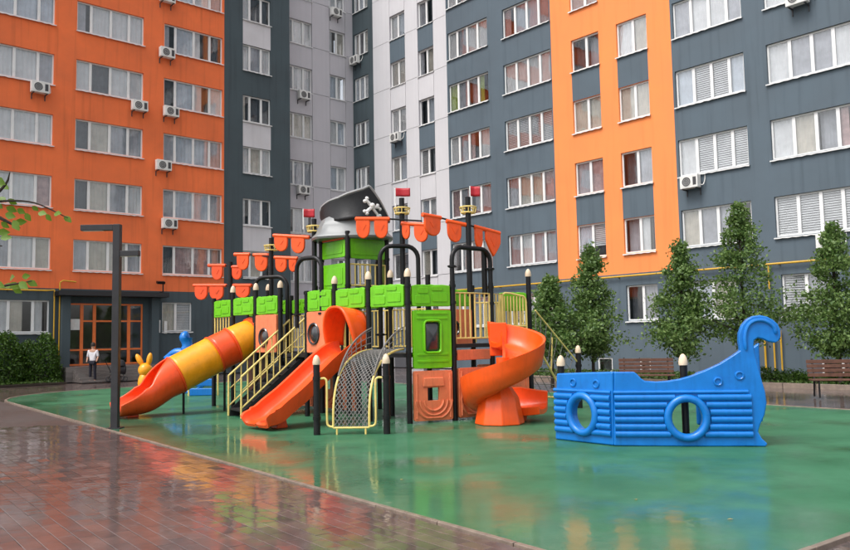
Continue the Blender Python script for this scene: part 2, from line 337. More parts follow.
# pavers: laid in courses beside the rubber surface
PL, PWD, GAP = .30, .15, .005
pv = sheet('paving', [tuple(uw(u, w).xy) for u, w in ((-12, 0), (-12, -22), (27, -22), (27, -.09), (-.10, -.09), (-.10, 14), (-12, 14))], -.030, 'paver_bed')
cand = []
for iw in range(-60, 94):
    for iu in range(-38, 66):
        u = iu*PL+(PL/2 if iw % 2 else 0)+PL/2; w = iw*PWD - PWD/2 - .09
        if w > -.15 and u > -.10-PL/2-.01: continue
        p = uw(u, w); d = p - V3(0, 0, CAM_H); z = d.dot(CF)
        if z < 3: continue
        px = 425+FOC*d.dot(CR)/z; py = 275-FOC*d.dot(CU)/z
        if -60 < px < 910 and py < 580 and p.y < 17: cand.append((z, u, w, 0 < px < 850 and py < 550))
cand.sort()
pm = bpy.data.meshes.new('paver'); bm = bmesh.new(); bmesh.ops.create_cube(bm, size=1)
for v in bm.verts: v.co = Vector((v.co.x*(PL-GAP), v.co.y*(PWD-GAP), v.co.z*.026))
bmesh.ops.bevel(bm, geom=[e for e in bm.edges if all(v.co.z > 0 for v in e.verts)], offset=.003, segments=1, affect='EDGES')
bm.to_mesh(pm); bm.free(); pm.materials.append(M['paver']); ANG = math.atan2(U.y, U.x)
cnt = 0; far = MB()
for z, u, w, vis in cand:
    p = uw(u, w); dz = random.uniform(-.0022, .0012); tx, ty = random.gauss(0, .005), random.gauss(0, .004)
    if vis and cnt < 290:
        o = bpy.data.objects.new('paver', pm); col.objects.link(o); o.parent = pv; o.location = (p.x, p.y, -.017+dz); o.rotation_euler = (tx, ty, ANG); cnt += 1
    else:
        far.obox(p+V3(0, 0, -.017+dz), U*(PL-GAP)/2+V3(0,0,tx*.2), W*(PWD-GAP)/2+V3(0,0,ty*.1), (0, 0, .013))
fo = far.build('paver_field', 'paver_field', pv, ang=0); fo['kind'] = 'stuff'

# puddles: thin sheets of water with ragged outlines (marching squares over a smooth noise field)
from mathutils import noise as mn
def puddle(name, u0, u1, w0, w1, z, thr, seed, scale, step=.12, label=None, bias=None, mask=None):
    nu, nw = int((u1-u0)/step)+1, int((w1-w0)/step)+1
    def fld(i, j):
        u, w = u0+i*step, w0+j*step
        if i <= 0 or j <= 0 or i >= nu or j >= nw: return -.6
        v = mn.noise(Vector((u*scale*.7, w*scale, seed)))*.75+mn.noise(Vector((u*scale*2.3, w*scale*2.6, seed+9)))*.25+mn.noise(Vector((u*6, w*6, seed+3)))*.06 - thr
        ed = min(u-u0, u1-u, w-w0, w1-w); v -= max(0, .5-ed)*.9
        if bias: v += bias(u, w)
        return v
    Fv = [[fld(i, j) for j in range(nw+1)] for i in range(nu+1)]; mb = MB()
    for i in range(nu):
        for j in range(nw):
            cs = [(i, j), (i+1, j), (i+1, j+1), (i, j+1)]; poly = []
            for k in range(4):
                a, b = cs[k], cs[(k+1) % 4]; fa, fb = Fv[a[0]][a[1]], Fv[b[0]][b[1]]
                if fa > 0: poly.append(a)
                if (fa > 0) != (fb > 0): t = fa/(fa-fb); poly.append((a[0]+(b[0]-a[0])*t, a[1]+(b[1]-a[1])*t))
            if len(poly) > 2: mb.add([uw(u0+a*step, w0+b*step, z) for a, b in poly][::-1], [tuple(range(len(poly)))])
    if not mb.f: return
    o = mb.build(name, 'water', ang=0); o['kind'] = 'structure'
puddle('puddle', 4, 22, -12, -2.0, .0035, .0, 2.3, .28, .13)

# ------------------------------------------------------------------ apartment blocks
AL, DL, AR, DR = 2.29923, 39.616, .72842, 29.900
NL = V3(math.cos(AL), math.sin(AL), 0); NR = V3(math.cos(AR), math.sin(AR), 0)
SZ = 2.04+CAM_H-1.45                      # sill height of the ground floor windows; 3 m per storey
def wall_root(name, n, d, label):
    o = bpy.data.objects.new(name, None); col.objects.link(o); xa = V3(n.y, -n.x, 0)
    o.matrix_world = Matrix(((xa.x, n.x, 0, n.x*d), (xa.y, n.y, 0, n.y*d), (0, 0, 1, 0), (0, 0, 0, 1))); OFF[o.name] = (0, 0, 0)
    return tag(o, label, 'building')
bl = wall_root('apartment_building', NL, DL, 'orange apartment wing with dark grey edge strip and glazed entrance')
bs = wall_root('apartment_building', NL, DL, 'silver panelled corner part of the apartment block, set back behind the dark strip')
br = wall_root('apartment_building', NR, DR, 'slate grey apartment wing with a light orange bay and row of trees below')
bh = wall_root('apartment_building', NR, DR, 'white panelled apartment section with slate panels under some windows, beside the slate grey wing')
TOPK = 9; ZTOP = SZ+3*TOPK+2.2
UNIT = None
def unit_mesh(name, material):
    key = ('unit', material)
    if key not in CACHE:
        me = bpy.data.meshes.new(name); mb = MB().box(-.5, .5, -.5, .5, -.5, .5); me.from_pydata(mb.v, [], mb.f); me.materials.append(M[material]); CACHE[key] = me
    return CACHE[key]
CACHE = {}
def ubox(name, material, parent, x0, x1, y0, y1, z0, z1):
    o = bpy.data.objects.new(name, unit_mesh(name, material)); col.objects.link(o); o.parent = parent
    o.location = ((x0+x1)/2, (y0+y1)/2, (z0+z1)/2); o.scale = (x1-x0, y1-y0, z1-z0); return o
def curtain_or_dark_sheet(parent, x0, x1, z0, z1, y, material):
    n = max(6, int((x1-x0)/.045)); ph = random.random()*6; fr = random.uniform(24, 34); am = random.uniform(.018, .035)
    mb = MB(); mb.grid(lambda u, v: (x0+(x1-x0)*u, y+am*math.sin(ph+fr*(x0+(x1-x0)*u)+.8*math.sin(5*u+ph))*(.6+.4*v), z1+(z0-z1)*v), n, 1, True); mb.build('curtain_or_dark_sheet', material, parent, ang=80)
def blind(parent, x0, x1, z0, z1, y, material):
    mb = MB(); n = max(3, int((z1-z0)/.085))
    for i in range(n):
        z = z1-(i+.5)*(z1-z0)/n; mb.quad((x0, y-.018, z-.036), (x1, y-.018, z-.036), (x1, y+.018, z+.036), (x0, y+.018, z+.036))
    mb.build('blind', material, parent, ang=0)
def window(root, xs, z0, z1, y=0., style=None, sill=True, open_pane=None, frame='white_pvc'):
    """xs: frame edges and mullions; frame set back in the reveal"""
    x0, x1 = xs[0], xs[-1]; yf = y+.10; fw = .065; mb = MB()
    mb.box(x0, x0+fw, yf, yf+.07, z0, z1).box(x1-fw, x1, yf, yf+.07, z0, z1).box(x0+fw, x1-fw, yf, yf+.07, z1-fw, z1).box(x0+fw, x1-fw, yf, yf+.07, z0, z0+fw)
    for m in xs[1:-1]: mb.box(m-.062, m+.062, yf-.006, yf+.075, z0+fw, z1-fw)
    w = mb.build('window', frame, root, ang=0)
    edges = [x0+fw]+sum([[m-.055, m+.055] for m in xs[1:-1]], [])+[x1-fw]
    n = len(xs)-1
    for i in range(n):
        a, b = edges[2*i], edges[2*i+1]; st = style[i] if style else 'd'
        tilt = random.gauss(0, .006)
        p = ubox('pane', 'glass', w, a-.003, b+.003, yf+.030, yf+.036, z0+fw-.003, z1-fw+.003); p.rotation_euler = (random.gauss(0, .006), 0, tilt)
        m = {'w': 'curtain_white', 'b': 'curtain_beige', 'p': 'curtain_pink', 'g': 'curtain_green', 'y': 'curtain_grey', 'u': 'curtain_blue'}.get(st.lower())
        if st in 'wbpgyu': curtain_or_dark_sheet(w, a-.03, b+.03, z0+.02, z1-.02, yf+.11, m)
        elif st in 'WBPGYU': curtain_or_dark_sheet(w, a-.03, a+(b-a)*random.uniform(.35, .7), z0+.02, z1-.02, yf+.11, m)
        elif st == 'd': curtain_or_dark_sheet(w, a-.03, b+.03, z0+.02, z1-.02, yf+.32, random.choice(('dim_room_sheet', 'dim_room_sheet', 'curtain_grey')))  # added sheet set back from the pane, its grey painting the dim room
        elif st == 's': blind(w, a, b, z0+fw, z1-fw, yf+.10, 'curtain_white')
        elif st == 'h': blind(w, a, b, z0+fw+(z1-z0)*random.uniform(.25, .6), z1-fw, yf+.10, 'curtain_white')
    if sill:
        mb = MB(); k = max(2, int((x1-x0)/.16)); 
        mb.grid(lambda u, v: (x0-.05+(x1-x0+.1)*u, y+.10-.19*v, z0-.012-.02*v-.004*math.sin(u*k*2.2)), k, 1)
        mb.grid(lambda u, v: (x0-.05+(x1-x0+.1)*u, y-.09, z0-.032-.004*math.sin(u*k*2.2)-(.045+.012*math.sin(u*k*2.9))*v), k, 1)
        mb.build('sill', 'white_metal', w, ang=0)
    return w
def rstyle(n):
    base = random.choice('wwwwwbbyuud'); out = ''
    for i in range(n):
        r = random.random()
        out += base if r < .55 else random.choice('wwwWbByYuudds')
    return out
def facade(root, y, x0, x1, z0, z1, colour, opens, name='wall', mats=None, rev=.17):
    """rendered wall cut round its openings, one mesh per colour; colour(x,z) gives the material"""
    xs = sorted({round(v, 4) for v in [x0, x1]+[o[0] for o in opens]+[o[1] for o in opens]+[c for c in (mats or {}).get('x', []) if x0 < c < x1]})
    zs = sorted({round(v, 4) for v in [z0, z1]+[o[2] for o in opens]+[o[3] for o in opens]+[c for c in (mats or {}).get('z', []) if z0 < c < z1]})
    xs = [x for x in xs if x0-1e-6 <= x <= x1+1e-6]; zs = [z for z in zs if z0-1e-6 <= z <= z1+1e-6]; cell = {}
    for i in range(len(xs)-1):
        for j in range(len(zs)-1):
            cx, cz = (xs[i]+xs[i+1])/2, (zs[j]+zs[j+1])/2
            if not any(o[0] < cx < o[1] and o[2] < cz < o[3] for o in opens): cell[i, j] = colour(cx, cz)
    seen = set()
    for c0 in cell:
        if c0 in seen: continue
        st = [c0]; seen.add(c0); mb = MB()
        while st:
            i, j = st.pop(); mb.quad((xs[i], y, zs[j]), (xs[i+1], y, zs[j]), (xs[i+1], y, zs[j+1]), (xs[i], y, zs[j+1]))
            for q in ((i+1, j), (i-1, j), (i, j+1), (i, j-1)):
                if q in cell and q not in seen and cell[q] == cell[c0]: seen.add(q); st.append(q)
        mb.build(name if len(mb.f) > 12 else 'wall_panel', cell[c0], root, ang=0)
    for o in opens:
        a, b, c, d = o[:4]; mb = MB(); e = y+rev; m_ = colour(a-.02, (c+d)/2); m_ = 'silver_panel' if m_ == 'joint' else m_
        mb.add([(a, y, c), (b, y, c), (b, y, d), (a, y, d), (a, e, c), (b, e, c), (b, e, d), (a, e, d)], [(4, 0, 3, 7), (1, 5, 6, 2), (3, 2, 6, 7), (4, 5, 1, 0)]); mb.build('window_reveal', m_, root, ang=0)
def rooms(root, x0, x1, y0, y1):
    """floor slabs and a back wall behind the windows"""
    mb = MB(); mb.box(x0, x1, y1, y1+.2, -.02, ZTOP)
    for k in range(-1, TOPK+1): z = SZ+3*k+2.1; mb.box(x0, x1, y0, y1, z-.12, z+.12)
    x = x0
    while x < x1-.3: mb.box(x-.06+.07, x+.06+.07, y0, y1, 0, ZTOP); x += 4.1
    mb.build('rooms', 'room', root, ang=0)
WH = 1.52
# ---- left wing
LA = [7.93, 8.64, 9.69, 10.74, 11.45]; LB = [12.48, 13.19, 14.17, 15.10, 15.86]; LC = [16.96, 17.62, 18.67, 19.61, 20.36]; LD = [21.63, 22.10, 22.85, 23.44]; LZ = [3.45, 4.15, 5.2, 6.2, 6.95]
ops = []; wins = []
STY = {('A', 5): 'uuuu', ('A', 4): 'wwwy', ('A', 3): 'wwww', ('A', 2): 'wwwp', ('A', 1): 'dywb', ('B', 5): 'Ywww', ('B', 4): 'wdww', ('B', 3): 'dbyy', ('B', 2): 'dbyw', ('B', 1): 'ybby',
       ('C', 6): 'wuwy', ('C', 5): 'YuWd', ('C', 4): 'duWw', ('C', 3): 'yuuy', ('C', 2): 'yuuy', ('C', 1): 'dppd', ('D', 6): 'wdd', ('D', 5): 'wyw', ('D', 4): 'Bdd', ('D', 3): 'wbw', ('D', 2): 'Wyd', ('D', 1): 'ybd'}
for nm, xs in (('Z', LZ), ('A', LA), ('B', LB), ('C', LC), ('D', LD)):
    for k in range(0, TOPK):
        if k == 0 and nm in 'BD': continue
        e = xs if not (k == 0 and nm == 'C') else [16.96, 17.72, 18.6]
        z0 = SZ+3*k; ops.append((e[0], e[-1], z0, z0+WH)); wins.append((e, z0, STY.get((nm, k)) or rstyle(len(e)-1)))
EX0, EX1, EZ0, EZ1 = 12.35, 15.95, .70, 3.72
ops.append((EX0, EX1, EZ0, EZ1))
SPZ = [SZ+3*k+WH for k in range(-1, TOPK)]+[SZ+3*k for k in range(TOPK)]
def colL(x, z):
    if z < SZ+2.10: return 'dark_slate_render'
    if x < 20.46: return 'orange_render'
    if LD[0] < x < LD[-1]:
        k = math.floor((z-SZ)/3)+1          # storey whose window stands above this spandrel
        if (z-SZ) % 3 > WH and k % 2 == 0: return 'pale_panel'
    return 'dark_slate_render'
facade(bl, 0, -1.0, 24.75, 0, ZTOP, colL, ops, mats={'x': [20.46, LD[0], LD[-1]], 'z': SPZ+[SZ+2.10]})
for e, z0, st in wins: window(bl, e, z0, z0+WH, 0, st)
rooms(bl, -1.0, 24.75, .30, 2.6)
ubox('end_wall', 'dark_slate_render', bl, 24.60, 24.748, .02, 3.0, 0, ZTOP)
ubox('plinth', 'concrete', bl, -1.0, 11.9, -.05, .01, 0, .45)
# ---- entrance
for x in (11.9, 16.25): ubox('entrance_pier', 'dark_slate_render', bl, x, x+.38, -.42, -.003, .0, 4.02)
ubox('canopy', 'black_metal', bl, 11.6, 16.9, -.95, -.01, 4.03, 4.24)
ubox('canopy_edge', 'lamp_metal', bl, 11.58, 16.92, -.975, -.952, 4.05, 4.28)
dr = MB(); ex = [EX0, 12.95, 13.55, 14.66, 15.25, EX1]
for x in ex: dr.box(x-.075 if x > EX0 else x, x+.075 if x < EX1 else x, .05, .13, EZ0, EZ1)
for z in (EZ0+.04, 1.45, 2.85, EZ1-.045):
    for a, b in zip(ex[:-1], ex[1:]): dr.box(a+.076, b-.076, .055, .125, z-.04, z+.04)
dr_o = dr.build('entrance_door', 'door_orange', bl, ang=0)
for a, b in zip(ex[:-1], ex[1:]):
    for c, d in ((EZ0+.08, 1.41), (1.49, 2.81), (2.89, EZ1-.085)): ubox('pane', 'glass', dr_o, a+.05, b-.05, .087, .093, c-.004, d+.004)
ubox('door_handle', 'white_metal', dr_o, 14.55, 14.58, .0, .03, 1.55, 2.0); ubox('notice', 'bone_white', dr_o, EX0+.08, 12.85, .02, .03, 2.42, 2.95)
st_ = thing('entrance_steps', (0, 0, 0), 'wet grey stone steps leading up to the orange framed entrance', 'steps'); st_.matrix_world = bl.matrix_world.copy(); OFF[st_.name] = (0,0,0)
ubox('landing', 'wet_step', st_, 11.7, 16.8, -1.75, -.055, 0, .68)
for i in range(4): ubox('step', 'wet_step', st_, 12.0, 16.6, -1.75-.32*(i+1), -1.753-.32*i, 0, .68-.145*(i+1)-.01)
pg = MB().box(16.66, 16.86, -.03, -.004, 2.25-.0, 2.9); pg.build('notice_board', 'bone_white', bl, ang=0); MB().box(17.06, 17.22, -.03, -.004, 2.2, 2.85).build('notice_board', 'bone_white', bl, ang=0)
# ---- silver corner part, set back 1.3 m
YS = 1.3; SEx = [25.15, 25.85, 26.6, 27.2]; SFx = [28.55, 29.17, 29.8]
ops = []; wins = []
for nm, xs in (('E', SEx), ('F', SFx)):
    for k in range(0, TOPK): z0 = SZ+3*k; ops.append((xs[0], xs[-1], z0, z0+WH)); wins.append((xs, z0, rstyle(len(xs)-1)))
facade(bs, YS, 24.2, 30.7, 0, ZTOP, lambda x, z: 'joint', ops)
def cladding(root, y, xs, x_open, zlo, zhi, material, special=None):
    """separate facade panels with open joints: piers and spandrels"""
    for i in range(len(xs)-1):
        a, b = xs[i], xs[i+1]; isw = any(abs(a-p) < .02 and abs(b-q) < .02 for p, q in x_open)
        for k in range(-1, TOPK):
            z0 = SZ+3*k; lo, hi = (z0+WH+.012, z0+3-.012) if isw else (z0+.012, z0+3-.012)
            lo = max(lo, zlo)
            if hi < lo+.1: continue
            mm = special(i, k) if (special and isw) else None
            ubox('cladding_panel', mm or material, root, a+.012, b-.012, y-.035, y-.004, lo, hi)
cladding(bs, YS, [24.2, SEx[0], SEx[-1], SFx[0], SFx[-1], 30.42], [(SEx[0], SEx[-1]), (SFx[0], SFx[-1])], .02, ZTOP, 'silver_panel')
for e, z0, st in wins: window(bs, e, z0, z0+WH, YS, st)
rooms(bs, 24.8, 30.6, YS+.3, YS+2.4)
# ---- white section and dark strip next to the corner (right hand wall)
YH = .5; HG = [-40.75, -40.25, -39.72, -39.22]; H1 = [-36.95, -36.25, -35.51]; H2 = [-34.31, -33.62, -32.95]
ops = []; wins = []
for nm, xs in (('G', HG), ('H1', H1), ('H2', H2)):
    for k in range(0, TOPK): z0 = SZ+3*k; ops.append((xs[0], xs[-1], z0, z0+WH)); wins.append((xs, z0, rstyle(len(xs)-1)))
facade(bh, YH, -40.93, -31.30, 0, ZTOP, lambda x, z: 'dark_slate_render' if x < -38.67 else 'joint', ops, mats={'x': [-38.67]})
cladding(bh, YH, [-38.67, H1[0], H1[-1], H2[0], H2[-1], -31.30], [(H1[0], H1[-1]), (H2[0], H2[-1])], .02, ZTOP, 'pale_panel', lambda i, k: 'slate_render' if (k+1) % 2 == 0 else None)
for e, z0, st in wins: window(bh, e, z0, z0+WH, YH, st)
rooms(bh, -40.8, -31.5, YH+.3, YH+2.4)
# ---- right wing
R_ = {'I1': [-31.24, -30.54, -29.77, -28.97, -28.16], 'I2': [-27.06, -26.24, -25.45, -24.67, -23.93], 'J1': [-22.66, -21.82, -21.06], 'J2': [-20.09, -19.26, -18.51],
      'K': [-17.24, -16.43, -15.64, -14.87, -14.21], 'L': [-13.3, -12.44, -11.62, -10.85, -10.11], 'N': [-8.6, -7.8, -7.0, -6.2, -5.4], 'O': [-4.4, -3.6, -2.8, -2.0, -1.2]}
STR = {('I1', 5): 'wyww', ('I2', 5): 'Puup', ('I1', 4): 'gydG', ('I2', 4): 'wwww', ('I1', 3): 'wyPw', ('I2', 3): 'ssss', ('I1', 2): 'pydp', ('I2', 2): 'ybbp', ('I2', 1): 'ywyy', ('J1', 4): 'dd', ('J1', 3): 'bb', ('J1', 2): 'yp', ('J1', 1): 'uh',
       ('J2', 4): 'wb', ('J2', 3): 'bb', ('J2', 2): 'dy', ('J2', 1): 'dW', ('K', 4): 'ywwy', ('K', 3): 'ussu', ('K', 2): 'wsss', ('K', 1): 'byyY', ('L', 4): 'wssw', ('L', 3): 'wyyw', ('L', 2): 'wbdP', ('L', 1): 'ssss', ('L', 0): 'sys', ('J2', 0): 'dy'}
ops = []; wins = []
for nm, xs in R_.items():
    for k in range(0, TOPK):
        e = xs
        if k == 0:
            if nm in ('J1', 'O'): continue
            if nm == 'L': e = [-13.2, -12.3, -11.4]
            if nm == 'K': e = [-17.0, -16.0, -15.0]
        z0 = SZ+3*k; ops.append((e[0], e[-1], z0, z0+WH+.04)); wins.append((e, z0, STR.get((nm, k)) or rstyle(len(e)-1)))
BAS = [(-21.75, -20.95), (-19.55, -19.0), (-11.9, -10.5)]
for a, b in BAS: ops.append((a, b, .03, .68))
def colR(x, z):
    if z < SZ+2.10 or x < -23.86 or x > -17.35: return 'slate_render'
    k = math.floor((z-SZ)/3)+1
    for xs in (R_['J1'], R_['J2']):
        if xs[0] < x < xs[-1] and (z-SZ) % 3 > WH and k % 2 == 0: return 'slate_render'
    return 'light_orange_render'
facade(br, 0, -31.34, 0.5, 0, ZTOP, colR, ops, mats={'x': [-23.86, -17.35]+R_['J1']+R_['J2'], 'z': SPZ+[SZ+3*k+WH+.04 for k in range(TOPK)]+[SZ+2.10]})
for e, z0, st in wins: window(br, e, z0, z0+WH+.04, 0, st)
for a, b in BAS: window(br, [a, b] if b-a < 1 else [a, (a+b)/2, b], .03, .68, -.06, 'd' if b-a < 1 else 'dd', sill=False)
rooms(br, -31.2, 0.5, .30, 2.6)
# roofs
for r, a, b, y in ((bl, -1, 24.75, 0), (bs, 24.76, 30.7, YS), (br, -31.34, .5, 0), (bh, -40.9, -31.36, YH)): ubox('roof', 'concrete', r, a, b, y-.1, y+3.2, ZTOP, ZTOP+.3)
# gas pipes along the top of the ground floor
def pipe_thing(root, label, runs):
    t = thing('gas_pipe', (0, 0, 0), label, 'pipe'); t.matrix_world = root.matrix_world.copy(); OFF[t.name] = (0, 0, 0)
    for i, r in enumerate(runs):
        MB().tube([Vector(p) for p in r], .032 if i else .04, 8).build('pipe', 'gas_yellow', t)
        if i == 0:
            x = r[0][0]+1
            while x < r[-1][0]: ubox('pipe_bracket', 'black_metal', t, x-.015, x+.015, -.14, -.004, r[0][2]-.06, r[0][2]+.0); x += 2.4
PZ = SZ+1.98
pipe_thing(bl, 'yellow gas pipe running along the orange wing with two drops beside the entrance', [[(-1, -.14, PZ), (11.3, -.14, PZ)], [(11.62, -.14, PZ+.03), (11.62, -.14, .8)], [(11.86, -.14, PZ+.4), (11.86, -.14, .8)], [(11.3, -.14, PZ), (11.62, -.14, PZ+.03)], [(11.86, -.14, PZ+.4), (12.0, -.14, PZ+.5), (12.6, -.14, PZ+.45)]])
pipe_thing(br, 'yellow gas pipe running along the slate grey wing above the ground floor', [[(-31, -.14, PZ), (.5, -.14, PZ)], [(-13.6, -.14, PZ), (-13.6, -.14, PZ-.95)]])
pipe_thing(br, 'three thin upright yellow pipes on the slate wall behind the blue ship bow', [[(-13.9, -.12, .25), (-13.9, -.12, 1.75)], [(-13.55, -.12, .25), (-13.55, -.12, 1.75)], [(-13.28, -.12, .25), (-13.28, -.12, 1.75)], [(-13.9, -.12, 1.75), (-13.28, -.12, 1.75)]])
# air conditioners
ac_proto = None
def ac(root, x, z, label, y=0., sc_=1.):
    global ac_proto
    if ac_proto is None:
        t = thing('air_conditioner', (0, 0, 0)); ac_proto = t
        bo = MB().box(-.40, .40, -.42, -.14, 0, .54).build('case', 'ac_white', t, bevel=.02); g = MB().torus((-.10, -.424, .27), .20, .010, (1,0,0), (0,0,1), 20, 5)
        g.torus((-.10, -.426, .27), .13, .007, (1,0,0), (0,0,1), 20, 5).torus((-.10, -.426, .27), .06, .007, (1,0,0), (0,0,1), 16, 5)
        g.build('fan_grille', 'ac_white', bo); MB().add([(-.10+.2*math.cos(a*math.pi/10), -.4215, .27+.2*math.sin(a*math.pi/10)) for a in range(20)][::-1], [tuple(range(20))]).build('fan_opening', 'ac_dark', bo, ang=0)
        MB().box(.19, .34, -.424, -.4205, .10, .44).build('side_grille', 'ac_dark', bo, ang=0)
        for s in (-.3, .3): MB().box(s-.02, s+.02, -.44, 0, -.05, -.008).box(s-.02, s+.02, -.04, 0, -.28, -.051).build('bracket', 'ac_dark', t, ang=0)
        MB().tube(smooth_path([(.40, -.2, .1), (.50, -.14, .12), (.53, -.04, .35), (.5, .02, .6)], 4), .018, 6).build('hose', 'ac_white', t); c = t
    else: c = copy_tree(ac_proto)
    c.matrix_world = root.matrix_world @ Matrix.Translation((x, y, z)) @ Matrix.Scale(sc_, 4); tag(c, label, 'air conditioner', 'air conditioners on the apartment walls')
    return c
zk = lambda k: SZ+3*k-.62
ac(bl, 10.75, zk(4), 'air conditioner on the orange wall above the large clipped bush')
ac(bl, 15.55, zk(4), 'air conditioner on orange wall, in the window column over the entrance')
ac(bl, 17.0, zk(5)+.15, 'air conditioner topmost but one in the orange window column beside the dark strip')
ac(bl, 17.25, zk(4), 'air conditioner under a window two storeys below the topmost one, beside the dark strip')
ac(bl, 16.85, zk(3)+.05, 'air conditioner low under the window column beside the dark strip, middle of five')
ac(bl, 17.2, zk(2), 'lowest air conditioner on the orange wall, above the blue rocking toy')
ac(bl, 17.0, zk(6)+.2, 'topmost air conditioner on the orange wall beside the dark strip')
ac(bs, 26.3, zk(3), 'air conditioner lowest on the silver corner wall, behind the pirate hat', YS-.04)
ac(bs, 26.4, zk(5), 'air conditioner in the silver corner wall, window column next to the dark strip, upper', YS-.04)
ac(bs, 28.9, zk(7), 'air conditioner high on the silver wall close to the inner corner', YS-.04)
ac(bh, -40.3, zk(6), 'air conditioner on the dark strip at the inner corner, high up', YH)
ac(bh, -40.3, zk(3), 'air conditioner on the dark strip at the inner corner, just above the pirate hat', YH)
ac(bh, -36.2, zk(4), 'air conditioner between windows of the white panelled section', YH-.04)
ac(br, -16.6, zk(2), 'air conditioner under a blinds window on the slate wall beside the orange bay')
ac(br, -11.3, zk(1), 'air conditioner on the slate wall behind the top of the tree by the bench')
ac(br, -11.9, zk(4)+.25, 'air conditioner high on the slate wall beside a small sash window')

# wall lamp over the entrance side
t = thing('wall_lamp', (0, 0, 0), 'black floodlight on a bracket above the entrance canopy', 'lamp'); t.matrix_world = bl.matrix_world @ Matrix.Translation((16.85, 0, 4.45)); OFF[t.name] = (0,0,0)
MB().tube([(0, 0, -.1), (0, -.35, -.1), (0, -.35, .35)], .035, 6).build('bracket', 'black_metal', t); MB().obox((-.14, -.38, .38), (.2, 0, 0), (0, .1, .03), (0, -.02, .06)).build('lamp_head', 'black_metal', t, ang=0)
# --- part2

# ------------------------------------------------------------------ pirate play structure
PSL = G(370, 424); PSL.z = 0
ps = thing('play_structure', PSL, 'pirate ship play structure with slides, masts, green boards and a black pirate hat roof', 'play structure')
def xy(px, Y): p = at(px, 338, Y); return V3(p.x, p.y, 0)
POSTR = .057
def cone_cap(parent, p, z, r=.07):
    MB().lathe((p.x, p.y, z), [(r, 0), (r*1.04, .05), (r*.86, .11), (r*.55, .155), (r*.2, .175), (.008, .178)], 12).build('post_cap', 'cream_cap', parent)
def post(root, p, z1, cap=True, z0=0., r=POSTR, collars=()):
    mb = MB().tube([(p.x, p.y, z0), (p.x, p.y, z1)], r, 14); o = mb.build('post', 'black_metal', root)
    for z in collars: MB().lathe((p.x, p.y, z-.03), [(r+.012, 0), (r+.014, .06)], 12).build('clamp', 'black_metal', o)
    if cap: cone_cap(o, p, z1)
    return o
DZ = 1.42
Fp = {1: xy(453.5, 16.45), 2: xy(408.5, 16.05), 3: xy(369, 16.6), 4: xy(335, 17.3), 5: xy(307, 18.0), 6: xy(280.5, 19.0), 7: xy(256, 19.7), 8: xy(233, 20.5), 9: xy(214, 21.3), 0: xy(492, 17.2)}
BK = {i: p + (V3(.42, 1.12, 0) if i <= 4 else V3(.72, 1.0, 0)) for i, p in Fp.items()}; BK[0] = xy(530, 18.2); BK[1] = Fp[1]+V3(.5, 1.5, 0)
ZT = {1: 2.9, 2: 2.98, 3: 2.98, 4: 2.95, 5: 2.85, 6: 3.0, 7: 3.0, 8: 3.0, 9: 2.9, 0: 2.9}
for i, p in Fp.items(): post(ps, p, ZT[i], cap=i in (2, 3, 4, 6, 7, 8), collars=(DZ-.05, 2.45, 2.8))
for i, p in BK.items(): post(ps, p, 3.1 if i in (0, 2, 3, 6, 8) else 2.9, cap=i in (0, 3, 8), collars=(DZ-.05, 2.45))
# decks
for a, b in zip((1, 2, 3, 4, 5, 6, 7, 8), (2, 3, 4, 5, 6, 7, 8, 9)):
    q = [Fp[a], Fp[b], BK[b], BK[a]]; c = sum(q, V3(0, 0, 0))/4; q = [p+(c-p).normalized()*.05 for p in q]
    MB().prism([(v.x, v.y) for v in q], (0, 0, DZ-.09), (1,0,0), (0,1,0), (0,0,.08)).build('deck', 'deck_metal', ps, ang=0)
q = [Fp[1], Fp[0], BK[0], BK[1]]; MB().prism([(v.x, v.y) for v in q], (0, 0, 1.50), (1,0,0), (0,1,0), (0,0,.08)).build('deck', 'deck_metal', ps, ang=0)
def frame2(a, b):
    d = (b-a); L = d.length; d = d.normalized(); nn = V3(d.y, -d.x, 0)     # nn points to the camera side when going left to right
    if nn.y > 0: nn = -nn
    return d, nn, L
def wave_board(a, b, z0, z1, seed=0, bow=.035):
    """green wall-top board with a bumpy upper edge and two shallow block fields"""
    d, nn, L = frame2(a, b); m = .075; rs = random.Random(seed); w = L-2*m
    ol = [(m, z0+.02), (m+.03, z0), (L-m-.03, z0), (L-m, z0+.02)]; top = []
    k = 10
    for i in range(k+1): top.append((L-m-w*i/k, z1-.03*(i in (0, k))-.018*abs(math.sin(i*1.3+seed))))
    o = MB().prism(ol+top, a+nn*.045, d, (0,0,1), -nn*.09).build('board', 'plastic_green', ps, bevel=.018)
    h = z1-z0
    for i, (u0, u1, v0, v1) in enumerate(((.08, .46, .12, .5), (.52, .92, .2, .62), (.15, .42, .58, .86), (.5, .8, .70, .9))):
        MB().prism(rrect(m+w*u0, m+w*u1, z0+h*v0, z0+h*v1, .03, 3), a+nn*.046, d, (0,0,1), nn*.014).build('block_relief', 'plastic_green', o, bevel=.01, seg=1)
for s, (a, b) in enumerate(((2, 1), (3, 2), (4, 3), (5, 4), (7, 6), (8, 7), (9, 8))): wave_board(Fp[a], Fp[b], 2.37+.01*(s % 3), 2.83+.02*(s % 2), s)
for s, (a, b) in enumerate(((2, 1), (3, 2), (4, 3), (5, 4), (6, 5), (9, 8))): wave_board(BK[a], BK[b], 2.42, 2.80, s+20)
wave_board(xy(497, 17.95), BK[0], 2.30, 2.74, 31)
